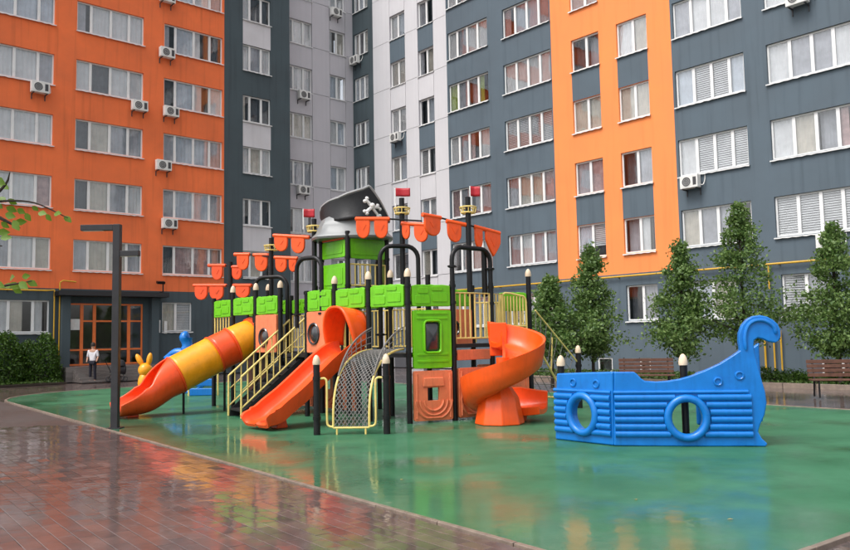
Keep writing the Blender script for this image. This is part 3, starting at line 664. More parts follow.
def bar_rail(a, b, z0, z1, n, name='railing', lean=None, curve=False, parent=ps, r=.019):
    """cream rail of upright bars between top and bottom rails"""
    d, nn, L = frame2(a, b); mb = MB(); A, B = a+d*.06, b-d*.06
    if curve:
        mb.tube(smooth_path([A+V3(0,0,z0), A+V3(0,0,z1), B-d*.16+V3(0,0,z1), B-d*.03+V3(0,0,z1-.05), B+V3(0,0,z1-.2), B+V3(0,0,z0)], 4), r*1.25, 8)
    else: mb.tube([A+V3(0,0,z0), A+V3(0,0,z1), B+V3(0,0,z1), B+V3(0,0,z0)], r*1.25, 8)
    mb.tube([A+V3(0,0,z0+.1), B+V3(0,0,z0+.1)], r*1.1, 8)
    o = mb.build(name, 'cream_metal', parent)
    for i in range(n):
        p = A.lerp(B, (i+1)/(n+1)); MB().tube([p+V3(0,0,z0+.1), p+V3(0,0,z1-.01)], r, 6).build('bar', 'cream_metal', o)
    return o
# front tower: green window panel above, salmon arch panels below
def window_panel(a, b, z0, z1, material, win, wmat='plastic_dark', shape='rect', offs=.03):
    d, nn, L = frame2(a, b); m = .08; cx = L/2; cz = (z0+z1)/2; 
    hole = rrect(cx-win[0], cx+win[0], cz-win[1]+win[2], cz+win[1]+win[2], min(win[:2])*.4) if shape == 'rect' else circ(cx+win[3] if len(win) > 3 else cx, cz+win[2], win[0], win[1], 22)
    o = plate(rrect(m, L-m, z0, z1, .04, 3), [hole], a+nn*(.04+offs), d, (0,0,1), -nn*.08).build('panel', material, ps, bevel=.014, ang=30)
    k = 1.18; hc = (sum(p[0] for p in hole)/len(hole), sum(p[1] for p in hole)/len(hole))
    ring = [a+nn*(.05+offs)+d*(hc[0]+(p[0]-hc[0])*1.1)+V3(0,0,hc[1]+(p[1]-hc[1])*1.1) for p in hole]
    MB().tube(ring, .026, 6, closed=True).build('window_rim', wmat if shape != 'rect' else material, o)
    # dark bubble pane
    n = len(hole); mb = MB(); c = a+nn*(.0+offs)+d*hc[0]+V3(0,0,hc[1]); vs = []
    for t, bo in ((1.0, 0), (.8, .035), (.45, .06), (.05, .07)):
        vs += [c+nn*bo+d*((p[0]-hc[0])*t)+V3(0,0,(p[1]-hc[1])*t) for p in hole]
    fs = [(i*n+j, i*n+(j+1) % n, (i+1)*n+(j+1) % n, (i+1)*n+j) for i in range(3) for j in range(n)]+[tuple(3*n+j for j in range(n))]
    mb.add(vs, fs).build('window_bubble', wmat, o)
    return o, d, nn, L
gp, d, nn, L = window_panel(Fp[2], Fp[1], 1.10, 2.29, 'plastic_green', (.17, .30, .05))
for z in (1.22, 1.36, 2.10, 2.2):
    MB().prism(rrect(.16, L-.16, z, z+.05, .02, 3), Fp[2]+nn*.071, d, (0,0,1), nn*.014).build('groove_relief', 'plastic_green', gp, bevel=.008, seg=1)
def arch_panel(a, b, z0, z1, offs=.03):
    """salmon lower panel: square opening over concentric arc ridges"""
    d, nn, L = frame2(a, b); m = .075; cx = L/2; h = z1-z0
    hole = [(cx-.13, z0+h*.40), (cx+.13, z0+h*.40), (cx+.13, z0+h*.66), (cx-.13, z0+h*.66)]
    o = plate(rrect(m, L-m, z0, z1, .04, 3), [hole], a+nn*(.04+offs), d, (0,0,1), -nn*.08).build('panel', 'plastic_pink', ps, bevel=.014, ang=30)
    MB().prism([(cx-.24, z0+h*.66+.02), (cx+.24, z0+h*.66+.02), (cx+.22, z0+h*.86), (cx-.22, z0+h*.86)], a+nn*(.041+offs), d, (0,0,1), nn*.03).build('lintel_relief', 'plastic_pink', o, bevel=.015)
    for r in (.20, .29, .38):
        r = r*L/.95; pts = [a+nn*(.045+offs)+d*(cx+r*math.cos(t))+V3(0,0,z0+h*.40+r*.95*math.sin(t)) for t in [math.pi+math.pi*i/14 for i in range(15)]]
        pts = [p for p in pts if p.z > z0+.04]
        MB().tube(pts, .028, 6).build('arc_ridge', 'plastic_pink', o)
    for s in (m+.06, L-m-.06): MB().tube([a+nn*(.04+offs)+d*s+V3(0,0,z0+.05), a+nn*(.04+offs)+d*s+V3(0,0,z1-.06)], .025, 6).build('edge_ridge', 'plastic_pink', o)
arch_panel(Fp[2], Fp[1], .04, 1.05); arch_panel(Fp[1], Fp[0], .05, 1.08)
MB().prism(rrect(.08, (Fp[0]-Fp[1]).length-.08, 1.24, 1.46, .03), Fp[1]+frame2(Fp[1], Fp[0])[1]*.03, frame2(Fp[1], Fp[0])[0], (0,0,1), frame2(Fp[1], Fp[0])[1]*-.06).build('panel', 'plastic_pink', ps, bevel=.012)
bar_rail(Fp[1], Fp[0], 1.60, 2.66, 6); bar_rail(Fp[0], xy(505, 17.5), 1.9, 2.66, 2)
bar_rail(xy(500, 17.6), xy(529, 18.0), 1.85, 2.64, 7, curve=True); bar_rail(BK[1], BK[0], 1.6, 2.5, 8)
window_panel(BK[2], BK[1], 1.5, 2.35, 'plastic_pink', (.15, .15, 0), shape='round'); arch_panel(BK[1], BK[0], .05, 1.1)
# salmon panels with round bubble windows
window_panel(Fp[5], Fp[4], 1.44, 2.36, 'plastic_pink', (.17, .21, -.04, -.16), shape='round'); window_panel(Fp[7], Fp[6], 1.44, 2.36, 'plastic_pink', (.16, .20, -.1, -.08), shape='round')
bar_rail(Fp[9], Fp[8], 1.44, 2.38, 5)
for a, b, n in ((3, 2, 8), (4, 3, 7), (5, 4, 8), (6, 5, 10), (7, 6, 7), (9, 8, 7)): bar_rail(BK[a], BK[b], 1.44, 2.36, n)
arch_panel(BK[5], BK[4], .05, 1.2); arch_panel(BK[7], BK[6], .05, 1.2); arch_panel(BK[6], BK[5], .05, 1.2)
for s_, (a, b) in enumerate(((7, 6), (8, 7))): wave_board(BK[a], BK[b], 2.42, 2.80, s_+40)
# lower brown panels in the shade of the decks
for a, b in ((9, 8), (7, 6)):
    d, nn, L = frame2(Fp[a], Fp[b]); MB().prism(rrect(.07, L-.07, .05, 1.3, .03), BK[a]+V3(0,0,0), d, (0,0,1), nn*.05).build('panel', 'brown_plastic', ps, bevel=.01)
# arches over the gaps between posts
def arch(a, b, z0, z1, r=.05):
    d, nn, L = frame2(a, b); rr = min(.28, L*.35); pts = [a+V3(0,0,z0), a+V3(0,0,z1-rr)]
    for i in range(1, 7): t = math.pi/2*i/6; pts.append(a+d*(rr-rr*math.cos(t))+V3(0,0,z1-rr+rr*math.sin(t)))
    for i in range(0, 7): t = math.pi/2*i/6; pts.append(b-d*(rr-rr*math.sin(t))+V3(0,0,z1-rr+rr*math.cos(t)))
    pts.append(b+V3(0,0,z0)); o = MB().tube(pts, r, 12).build('arch', 'black_metal', ps)
    for p in (a, b): MB().lathe(p+V3(0,0,z0+.28), [(.05, 0), (.085, .012), (.085, .05), (.05, .062)], 12).obox(p+V3(0,0,z0+.31), d*.12, nn*.014, (0,0,.016)).build('clamp', 'black_metal', o)
arch(Fp[1], Fp[0], 2.9, at(470, 248, 16.8).z)
arch(xy(381, 17.3), xy(419.5, 17.5), 1.5, at(400, 246, 17.4).z); arch(xy(297, 18.0), xy(322, 17.6), 2.0, at(308, 258, 17.8).z); arch(xy(254.5, 19.9), xy(287.5, 19.6), 1.4, at(271, 277, 19.75).z)

# stairs with cream railings
SN0 = G(243, 419); SN0.z = 0; RUN = V3(.85, .53, 0).normalized(); CRS = V3(-RUN.y, RUN.x, 0); SW = .90; SR = 1.52; NST = 7
sta = MB().obox(SN0+CRS*.05+RUN*.0+V3(0,0,.0), (0,0,0.001), (0.001,0,0), (0,0.001,0))
stair = None
def stringer(off):
    o = SN0+CRS*off; return MB().prism([(-.02, 0), (.28, 0), (SR, DZ-.32), (SR, DZ-.01), (.0, .17)], o, RUN, (0,0,1), CRS*.04)
stair = stringer(0).build('stairs', 'deck_metal', ps, ang=0); stringer(SW-.04).build('stringer', 'deck_metal', stair, ang=0)
for i in range(NST):
    u = SR*(i+.5)/NST; z = (DZ)*(i+1)/(NST+.6); MB().obox(SN0+RUN*u+CRS*SW/2+V3(0,0,z-.02), RUN*.125, CRS*(SW/2-.045), (0,0,.02)).build('step', 'deck_metal', stair, ang=0)
    MB().obox(SN0+RUN*(u-.02+.13)+CRS*SW/2+V3(0,0,z+.07), RUN*.006, CRS*(SW/2-.045), (0,0,.085)).build('riser', 'deck_metal', stair, ang=0)
for off in (.0, SW):
    b0 = SN0+CRS*off-RUN*.04; sl = V3(0,0,DZ-.12)+RUN*SR
    top = lambda t, h: b0+RUN*(SR*t)+V3(0,0,.13+(DZ-.13)*t+h)
    mb = MB().tube([top(0, -.12), top(0, .80), top(1, .80), top(1, .02)], .024, 8).tube([top(0, .10), top(1, .10)], .02, 8).tube([top(0.02, .48), top(1, .48)], .012, 6)
    rl = mb.build('railing', 'cream_metal', stair)
    for i in range(9): t = (i+1)/10; MB().tube([top(t, .10), top(t, .80)], .015, 6).build('bar', 'cream_metal', rl)

# open slide: trough swept along a curve
def trough(pts, half, hgt, wall=.05, nprof=14, side=None, lip=.03):
    """open U-section swept along pts; side gives the sideways direction at each point. returns MB of a closed shell"""
    m = len(pts); mb = MB(); rings = []
    for i, p in enumerate(pts):
        a, b = pts[max(0, i-1)], pts[min(m-1, i+1)]; t = (Vector(b)-Vector(a)).normalized(); s = (side[i] if side else t.cross(ZUP)).normalized(); up = s.cross(t).normalized()
        if up.z < 0: up = -up
        hf = half[i] if isinstance(half, list) else half; hh = hgt[i] if isinstance(hgt, list) else hgt
        ring = []
        for k in range(nprof+1):     # outer profile from left rim to right rim
            q = math.pi*k/nprof; x = -math.cos(q); z = 1-abs(math.sin(q))**.55
            ring.append(Vector(p)+s*(x*(hf+wall))+up*(z*(hh)-wall))
        for k in range(nprof, -1, -1):
            q = math.pi*k/nprof; x = -math.cos(q); z = 1-abs(math.sin(q))**.55
            e = lip if k in (0, nprof) else 0
            ring.append(Vector(p)+s*(x*hf*(1 if not e else .97))+up*(z*hh+e*.3))
        rings.append(ring)
    n = len(rings[0]); vs = [v for r in rings for v in r]; fs = []
    for i in range(m-1):
        for k in range(n): fs.append((i*n+k, i*n+(k+1) % n, (i+1)*n+(k+1) % n, (i+1)*n+k))
    fs.append(tuple(range(n-1, -1, -1))); fs.append(tuple((m-1)*n+k for k in range(n)))
    return mb.add(vs, fs)
ST = (Fp[3]+Fp[4])/2+V3(0,0,0); SB = G(259, 430); SB.z = 0; dv = (SB-ST); SL = dv.length; dv = dv.normalized(); sv = dv.cross(ZUP)
prof = [(0, DZ+.02), (.10, DZ-.02), (.26, DZ-.24), (.46, DZ-.58), (.64, DZ-.88), (.78, .34), (.87, .20), (.95, .145), (1.0, .14), (1.03, .11)]
pts = smooth_path([ST+dv*(SL*u)+V3(0,0,z) for u, z in prof], 5)
def wide_trough(pts, hw, wh, t=.06):
    sec = [(-1, 1.0), (-.97, .55), (-.88, .12), (-.7, 0), (-.12, .0), (-.06, .16), (.06, .16), (.12, .0), (.7, 0), (.88, .12), (.97, .55), (1, 1.0)]
    k = len(sec); vs = []; m = len(pts)
    for i, p in enumerate(pts):
        h = wh[i]; tt_ = (pts[min(m-1, i+1)]-pts[max(0, i-1)]).normalized(); up = sv.cross(tt_); up = up if up.z > 0 else -up
        vs += [p+sv*(x*hw)+up*(z*h) for x, z in sec]+[p+sv*(x*(hw+t))+up*(z*h-(t if abs(x) < .95 else (t*.4 if abs(x) < .99 else -.012))) for x, z in sec[::-1]]
    n = 2*k; fs = [(i*n+j, i*n+(j+1) % n, (i+1)*n+(j+1) % n, (i+1)*n+j) for i in range(m-1) for j in range(n)]+[tuple(range(n-1,-1,-1)), tuple((m-1)*n+j for j in range(n))]
    return MB().add(vs, fs)
nP = len(pts); sl = wide_trough(pts, .43, [.25-.13*max(0, (i/nP-.75)/.25) for i in range(nP)]).build('slide', 'plastic_red_orange', ps, ang=50)
MB().prism([(-.14, 0), (.12, 0), (.09, .2), (-.09, .2)], SB-dv*.45-sv*.12, dv, (0,0,1), sv*.24).build('foot', 'plastic_red_orange', sl, bevel=.02)
HC = ST+dv*-.02; hw = .47
def hoodf(u, v):
    a = math.pi*u; ca, sa = math.cos(a), math.sin(a); fl = 1+.10*v
    x = math.copysign(abs(ca)**.75, ca)*hw*fl; z = DZ+.18+.74*sa**.85*fl
    return HC-sv*x+dv*(v*.58-.10-.18*v*(1-sa)**2)+V3(0,0,z-.10*v*v*(1-sa))
MB().grid(hoodf, 28, 8).build('slide_hood', 'plastic_orange', ps, ang=60, solid=.05)
for s_ in (-.2, .2): MB().tube([ST+sv*s_-dv*.1+V3(0,0,DZ), ST+sv*s_-dv*.1+V3(0,0,DZ+.75)], .02, 6).build('grab_bar', 'cream_metal', ps)

# tube slide: rings of alternating colour and an open exit scoop
TT = (Fp[7]+Fp[8])/2+V3(.12, .05, DZ+.38); TB = at(176, 375, 19.1); TR = .45
EXD = (G(140, 414)-G(176, 411)); EXD.z = 0; EXD.normalize()
P0, P1 = TT, TB; tdir = (P1-P0).normalized()
tp = smooth_path([P0+V3(.35, .3, .06), P0, P0.lerp(P1, .33)+V3(0,0,.03), P0.lerp(P1, .66)+V3(0,0,.02), P1], 8)
segs = [(5, 14, 'plastic_yellow'), (14, 20, 'plastic_red_orange'), (20, 33, 'plastic_yellow')]
tube_o = MB().lathe(tp[6], [(.45, -.12), (.52, -.1), (.52, .02), (.45, .04)], 24, ax=((lambda t: (t.cross(ZUP).normalized(), t.cross(ZUP).normalized().cross(t), t))(tdir))).build('tube_slide', 'plastic_red_orange', ps)
for a, b, mm in segs:
    q = tp[a:b+1]; MB().tube(q, TR, 28, cap=False).build('tube_section', mm, tube_o, solid=.03)
for i in (14, 20, 32):
    t = (tp[min(i+1, len(tp)-1)]-tp[i-1]).normalized(); ex = t.cross(ZUP).normalized(); ey = ex.cross(t); MB().torus(tp[i], TR+.012, .026, ex, ey, 28, 8).build('joint_ring', 'plastic_red_orange', tube_o)
# exit scoop: half tube flattening out
ex_dir = V3(tdir.x, tdir.y, 0).normalized(); exs = ex_dir.cross(ZUP)
E0 = P1; sp = smooth_path([E0, E0+tdir*.35, E0+ex_dir*.72+V3(0,0,-.40), E0+ex_dir*1.05+V3(0,0,-.47), E0+ex_dir*1.4+V3(0,0,-.49)], 6); zfix = .24-(sp[-1].z-TR*.4)
def scoop(u, v):
    i = min(len(sp)-1, int(round(u*(len(sp)-1)))); p = sp[i]; t = (sp[min(i+1, len(sp)-1)]-sp[max(0, i-1)]).normalized(); e = t.cross(ZUP).normalized(); up = e.cross(t)
    cover = max(0, 1-u*2.3); open_a = math.radians(178)*cover + math.radians(112-40*max(0, u-.55)/.45)*(1-cover)      # half angle of the wall
    a = -math.pi/2+(v*2-1)*open_a; wid = TR*(1+.30*u); return p+e*(math.cos(a)*wid)+up*(math.sin(a)*TR*(1-.12*u))
MB().grid(scoop, len(sp)-1, 36).build('exit_scoop', 'plastic_red_orange', tube_o, ang=60, solid=.04)
fp = E0+ex_dir*1.0; MB().prism([(-.12, 0), (.14, 0), (.1, .24), (-.1, .24)], V3(fp.x, fp.y, 0)-exs*.1, ex_dir, (0,0,1), exs*.2).build('foot', 'plastic_red_orange', tube_o, bevel=.02)
for k in (.35, .9): p = P0.lerp(P1, k); MB().tube([(p.x, p.y, 0), (p.x, p.y, p.z-TR)], .03, 8).build('support', 'black_metal', tube_o)

# spiral slide
SC = xy(502, 15.85); SC.z = 0; HR = .42
hp = []; sd_ = []
NS = 64; A0, A1 = math.radians(105), math.radians(105-352)
for i in range(NS+1):
    t = i/NS; a = A0+(A1-A0)*t; z = 1.60-1.37*(.55*t+.45*t*t*(3-2*t)); z = max(z, .20)
    hp.append(SC+V3(math.cos(a)*HR, math.sin(a)*HR, z)); sd_.append(V3(math.cos(a), math.sin(a), 0))
# run-out towards the right front
a = A1; tng = V3(math.sin(a), -math.cos(a), 0); 
sidev = V3(math.cos(a), math.sin(a), 0)
for i in range(1, 9): q = i/8; hp.append(hp[NS]+tng*(.80*q)-sidev*(.62*q*q)+V3(0,0,-.05*math.sin(q*2.2)+.07*q*q)); sd_.append((sd_[NS]+tng*(.95*q)).normalized())
nseg = len(hp)
def spir(i, k, out):
    """cross-section: shallow bed, low inner wall, high outer wall"""
    p, s = hp[i], sd_[i]; prof = [(-.36, .20), (-.34, .06), (-.26, .0), (0, -.02), (.22, .0), (.32, .07), (.37, .24), (.39, .43)]
    f = 1 if i < nseg-4 else 1-.10*(i-nseg+4)
    x, z = prof[k]; z = z*f
    if i > NS-10 and k < 2: z *= max(.35, 1-(i-NS+10)/10)
    if out: x, z = x*1.10+(.02 if k > 3 else -.02), z-(.09 if 0 < k < 6 else 0)+(.0 if k not in (0, 7) else .02)
    return p+s*x+V3(0,0,z)
mb = MB(); vs = []; n = 16
for i in range(nseg): vs += [spir(i, k, False) for k in range(8)]+[spir(i, k, True) for k in range(7, -1, -1)]
fs = [(i*n+k, i*n+(k+1) % n, (i+1)*n+(k+1) % n, (i+1)*n+k) for i in range(nseg-1) for k in range(n)]+[tuple(range(n-1,-1,-1)), tuple((nseg-1)*n+k for k in range(n))]
spi = mb.add(vs, fs).build('spiral_slide', 'plastic_orange', ps, ang=55)
MB().tube([SC, SC+V3(0,0,1.3)], .13, 16).build('centre_post', 'plastic_orange', spi)
MB().lathe(SC+V3(-.10, -.12, 0), [(.50, 0), (.49, .06), (.40, .50), (.26, .72)], 8).build('base_skirt', 'plastic_orange', spi, ang=25, bevel=.025)
eb = hp[NS]+tng*.40-sidev*.10; MB().prism([(-.34, 0), (.12, 0), (.16, .10), (.12, .15), (-.34, .17)], V3(eb.x, eb.y, 0)-sd_[NS]*.30, tng, (0,0,1), sd_[NS]*.40).build('exit_foot', 'plastic_orange', spi, bevel=.03)

pa, pb = at(490, 356, 16.55), at(506.5, 322.5, 16.55); MB().box(pa.x, pb.x, 16.52, 16.58, pa.z, pb.z).build('entry_panel', 'plastic_orange', spi, bevel=.02)

# arched climbing net at the front
N1, N2 = G(317, 435), G(387, 434); nd = (N2-N1); NLn = nd.length; nd.normalize(); 
for p in (N1, N2): post(ps, p, 1.27, cap=True, r=.062, collars=(1.02, .3))
na, nb = N1+nd*.30, N2-nd*.32; tgt = (Fp[2]+Fp[3])/2; fwd = (tgt-(na+nb)/2); fwd.z = 0; FL = fwd.length-.05; fwd.normalize()
def netp(u, v):
    a = v*math.pi/2; p = na.lerp(nb, u)+fwd*(FL*(1-math.cos(a))**1.45)+V3(0,0,.12+(1.50-.12)*math.sin(a)); return p
nm = MB().tube([netp(0, i/16) for i in range(17)], .022, 8).tube([netp(1, i/16) for i in range(17)], .022, 8).tube([netp(0, 0), netp(1, 0)], .02, 8)
net = nm.build('climbing_net', 'cream_metal', ps)
for s, p in ((1, N1), (-1, N2)):
    q = na if s > 0 else nb
    MB().tube(smooth_path([p+V3(0,0,1.0), p+nd*(s*.12)+V3(0,0,1.02), p.lerp(q, .55)+V3(0,0,1.0), p.lerp(q, .62)+V3(0,0,.9), p.lerp(q, .62)+V3(0,0,.28), p.lerp(q, .72)+V3(0,0,.16), q+V3(0,0,.14)], 4), .02, 8).build('side_loop', 'cream_metal', net)
rp = MB(); K = 9; J = 20
for k in range(-J, K+J):
    for sgn in (1, -1):
        pts = []
        for j in range(J*2+1):
            v = j/(J*2); u = (k/K)+sgn*v*J/K
            if -1e-6 <= u <= 1+1e-6: pts.append(netp(min(1, max(0, u)), v))
        if len(pts) > 1: rp.tube(pts, .0085, 4)
rp.build('rope_mesh', 'rope', net)
for i in range(7):  # upright side nets at the top of the climber
    pass
sn = MB()
for side in (0, 1):
    for i in range(9):
        t = .45+.55*i/8; p = netp(side, t); q = V3(p.x, p.y, p.z+.75*(t-.4)); sn.tube([p, q], .008, 4)
    for h in (.3, .6, .9): sn.tube([netp(side, .45+.55*i/8)+V3(0,0,.75*(.05+.55*i/8)*h) for i in range(9)], .008, 4)
    sn.tube([netp(side, .45+.55*i/8)+V3(0,0,.75*(.05+.55*i/8)) for i in range(9)], .014, 6)
sn.build('side_net', 'rope', net)
for k in (.1, .9): p = na.lerp(nb, k); MB().tube([(p.x, p.y, 0), (p.x, p.y, .13)], .018, 6).build('foot', 'cream_metal', net)
# rope climber at the rear right
RB = G(580, 408); RB.z = 0; post(ps, RB, 1.30, cap=True, r=.065, collars=(1.0,))
ra, rb = BK[0]+V3(.1, -.3, 1.55), RB+V3(-.35, -.1, .25); rdv = V3((rb-ra).x, (rb-ra).y, 0).normalized().cross(ZUP)*.8
rc = MB().tube([ra, rb], .024, 8).tube([ra-rdv, rb-rdv], .024, 8).tube([rb, rb-rdv], .024, 8).tube([ra+V3(0,0,.75), RB+V3(0,0,1.05)], .018, 8).tube([ra.lerp(rb, .5), ra.lerp(rb, .5)+V3(.05, 0, .78)], .018, 6).build('rope_ramp', 'cream_metal', ps)
rr = MB()
for i in range(9): t = i/8; rr.tube([ra.lerp(rb, t), (ra-rdv).lerp(rb-rdv, t)], .009, 4).tube([ra.lerp(rb, t), (ra+V3(0,0,.75)).lerp(RB+V3(0,0,1.05), t)], .008, 4)
for j in range(5): s = j/4; rr.tube([ra-rdv*s, rb-rdv*s], .009, 4)
for h in (.33, .66): rr.tube([ra+V3(0,0,.75*h), rb.lerp(RB+V3(0,0,1.05), h)], .008, 4)
rr.build('rope_mesh', 'rope', rc)

# hat tower: posts, upper deck, panels, roof and hat
T0 = {'L': xy(322, 18.7), 'Fr': xy(348.5, 17.9), 'R': xy(388, 18.6), 'B': xy(379, 19.5)}
RZ = at(352, 239, 18.6).z
for k, p in T0.items(): post(ps, p, RZ+.1, cap=False, collars=(2.95, 3.6))
q = [T0['L'], T0['Fr'], T0['R'], T0['B']]; MB().prism([(v.x, v.y) for v in q], (0,0,2.78), (1,0,0), (0,1,0), (0,0,.08)).build('deck', 'deck_metal', ps, ang=0)
def flat_panel(a, b, z0, z1, m, t=.05):
    d, nn, L = frame2(a, b); o = MB().prism(rrect(.07, L-.07, z0, z1, .04), a+nn*t/2, d, (0,0,1), -nn*t).build('panel', m, ps, bevel=.012)
    MB().prism(rrect(.16, L-.16, z0+.09, z1-.09, .04), a+nn*(t/2+.001), d, (0,0,1), nn*.014).build('field_relief', m, o, bevel=.008, seg=1); return o
flat_panel(T0['L'], T0['Fr'], 2.9, 3.48, 'plastic_green'); flat_panel(T0['L'], T0['Fr'], 3.62, 4.02, 'plastic_green')
flat_panel(T0['Fr'], T0['R'], 3.58, 4.05, 'plastic_green'); bar_rail(T0['Fr'], T0['R'], 2.86, 3.45, 6); flat_panel(T0['B'], T0['R'], 2.95, 4.0, 'plastic_green')
d_, n_, L_ = frame2(T0['L'], T0['Fr']); MB().prism(rrect(.1, L_-.1, 4.03, 4.11, .02), T0['L']+n_*.05, d_, (0,0,1), -n_*.04).build('fringe', 'plastic_orange', ps, bevel=.01)
RC = xy(353.5, 18.65); RW = (at(393, 239, 18.6).x-at(314, 239, 18.6).x)/2
mb = MB(); prof = [(1.0, -.05), (1.03, 0), (1.0, .05), (.92, .12), (.86, .28), (.78, .45), (.62, .56), (.3, .62), (.02, .63)]; nA = 32
vs = []
for (r, z) in prof:
    for k in range(nA):
        a = 2*math.pi*k/nA; sq = 1/max(abs(math.cos(a)), abs(math.sin(a)))*.25+.78; vs.append(RC+V3(math.cos(a)*r*RW*sq*.98, math.sin(a)*r*RW*sq*.8, RZ+z*.95))
fs = [(i*nA+k, i*nA+(k+1) % nA, (i+1)*nA+(k+1) % nA, (i+1)*nA+k) for i in range(len(prof)-1) for k in range(nA)]+[tuple(range(nA-1,-1,-1)), tuple((len(prof)-1)*nA+k for k in range(nA))]
rf = mb.add(vs, fs).build('roof', 'roof_plastic', ps, ang=30)
# pirate hat: two curved brim plates round a crown
HB = RC+V3(0,0,RZ+.38); hx0 = at(320.5, 212, 18.6).x-HB.x; hx1 = at(389, 218, 18.6).x-HB.x; HWd = (hx1-hx0)/2; hxc = (hx0+hx1)/2
topl = [(-1, .30), (-.94, .40), (-.7, .47), (-.4, .51), (-.15, .58), (.1, .64), (.3, .69), (.45, .76), (.50, .74), (.62, .62), (.78, .42), (.92, .2), (1, .05)]
botl = [(-1, .14), (-.94, .05), (-.8, .0), (-.4, -.02), (0, .0), (.5, .0), (.9, .0), (1, .0)]
def interp(tab, u):
    for (a, x), (b, y) in zip(tab[:-1], tab[1:]):
        if u <= b: return x+(y-x)*(u-a)/(b-a)
    return tab[-1][1]
zsc = (at(372, 190, 18.6).z-HB.z)/.76
def brim(sgn, bulge):
    def fn(u, v):
        s = u*2-1; zb, zt = interp(botl, s), interp(topl, s)*(1 if sgn < 0 else .9); z = zb+(zt-zb)*v; y = sgn*bulge*(1-abs(s)**2.2)*(1-.35*v+.25*v*v)
        return HB+V3(hxc+HWd*s, y, z*zsc)
    return fn
hat = MB().grid(brim(-1, .72), 40, 10).build('pirate_hat', 'hat_black', rf if False else ps, ang=60, solid=.05)
MB().grid(brim(1, .72), 40, 10, True).build('rear_brim', 'hat_black', hat, ang=60, solid=.05)
bf = brim(-1, .735); MB().tube([bf(i/40, 1) for i in range(41)], .034, 6).build('brim_edge', 'hat_trim', hat)
MB().lathe(HB+V3(hxc+.05, 0, 0), [(.86, -.05), (.80, .12), (.66, .40), (.45, .58), (.2, .66), (.02, .67)], 28, HWd*.80, .62).build('crown', 'hat_black', hat)
bf = brim(-1, .775)
def emb(du, dv_): return bf(.775+du, .40+dv_)
for s in (1, -1):
    pts = [emb(-.085+.17*i/8, s*(-.20+.40*i/8)) for i in range(9)]; MB().tube(pts, .042, 6).build('bone', 'bone_white', hat)
    for e in (0, 8):
        for o_ in (-.012, .012): p = emb((-.085+.17*e/8)+o_*1.2, s*(-.20+.40*e/8)-o_*3*s); MB().lathe(p-V3(0,0,.04), [(.01, 0), (.035, .015), (.048, .045), (.035, .08), (.01, .09)], 8).build('bone_end', 'bone_white', hat)
c = emb(0, .03)+V3(0,-.02,0); MB().lathe(c-V3(0,0,.05), [(.02, 0), (.05, .02), (.05, .04), (.07, .06), (.07, .10), (.04, .13), (.01, .14)], 12).build('skull', 'bone_white', hat)

# masts with crow's nest rings and flags
def mast(px, Y, z0, z1, nest=None, flag=None, r=.06):
    p = xy(px, Y); o = MB().tube([p+V3(0,0,z0), p+V3(0,0,z1)], r, 12).build('mast', 'black_metal', ps)
    if nest:
        mb = MB()
        for z in (nest-.06, nest+.06): mb.torus(p+V3(0,0,z), .18 if z > nest else .15, .017, (1,0,0), (0,1,0), 16, 6)
        for k in range(8): a = k*math.pi/4; mb.tube([p+V3(.15*math.cos(a), .15*math.sin(a), nest-.06), p+V3(.18*math.cos(a), .18*math.sin(a), nest+.06)], .013, 5)
        for k in range(4): a = k*math.pi/2+.4; mb.tube([p+V3(0,0,nest-.06), p+V3(.17*math.cos(a), .17*math.sin(a), nest-.06)], .015, 5)
        mb.build('crows_nest', 'cream_metal', o)
    if flag:
        q = xy(flag[0], Y); fz, fw, fh = flag[1:]; st = MB().tube([V3(q.x, q.y, nest or z1-.2), V3(q.x, q.y, fz+fh)], .014, 6).build('flag_stick', 'bone_white', o)
        MB().grid(lambda u, v: V3(q.x+fw*u, q.y+.05*math.sin(u*5)*u, fz+fh*v-.02*u), 10, 4).build('flag', 'flag_red', o, solid=.02)
    return o
def zt(px, py, Y): return at(px, py, Y).z
mast(404, 17.6, 2.5, zt(404, 198, 17.6), zt(404, 211, 17.6), (397.5, zt(404, 196, 17.6), .34, .19))
mast(471, 17.0, 2.6, zt(471, 197, 17.0), zt(471, 210, 17.0), (473.5, zt(471, 196, 17.0), .22, .22))
mast(315, 18.6, 2.4, zt(315, 219, 18.6), zt(315, 229, 18.6), (304, zt(304, 217, 18.6), .28, .20))
mast(271.5, 20.2, 2.4, zt(271, 238, 20.2), zt(271, 248, 20.2))
mast(230.5, 21.2, 2.4, zt(230, 262, 21.2)); mast(486, 17.25, 2.6, zt(486, 250, 17.25))
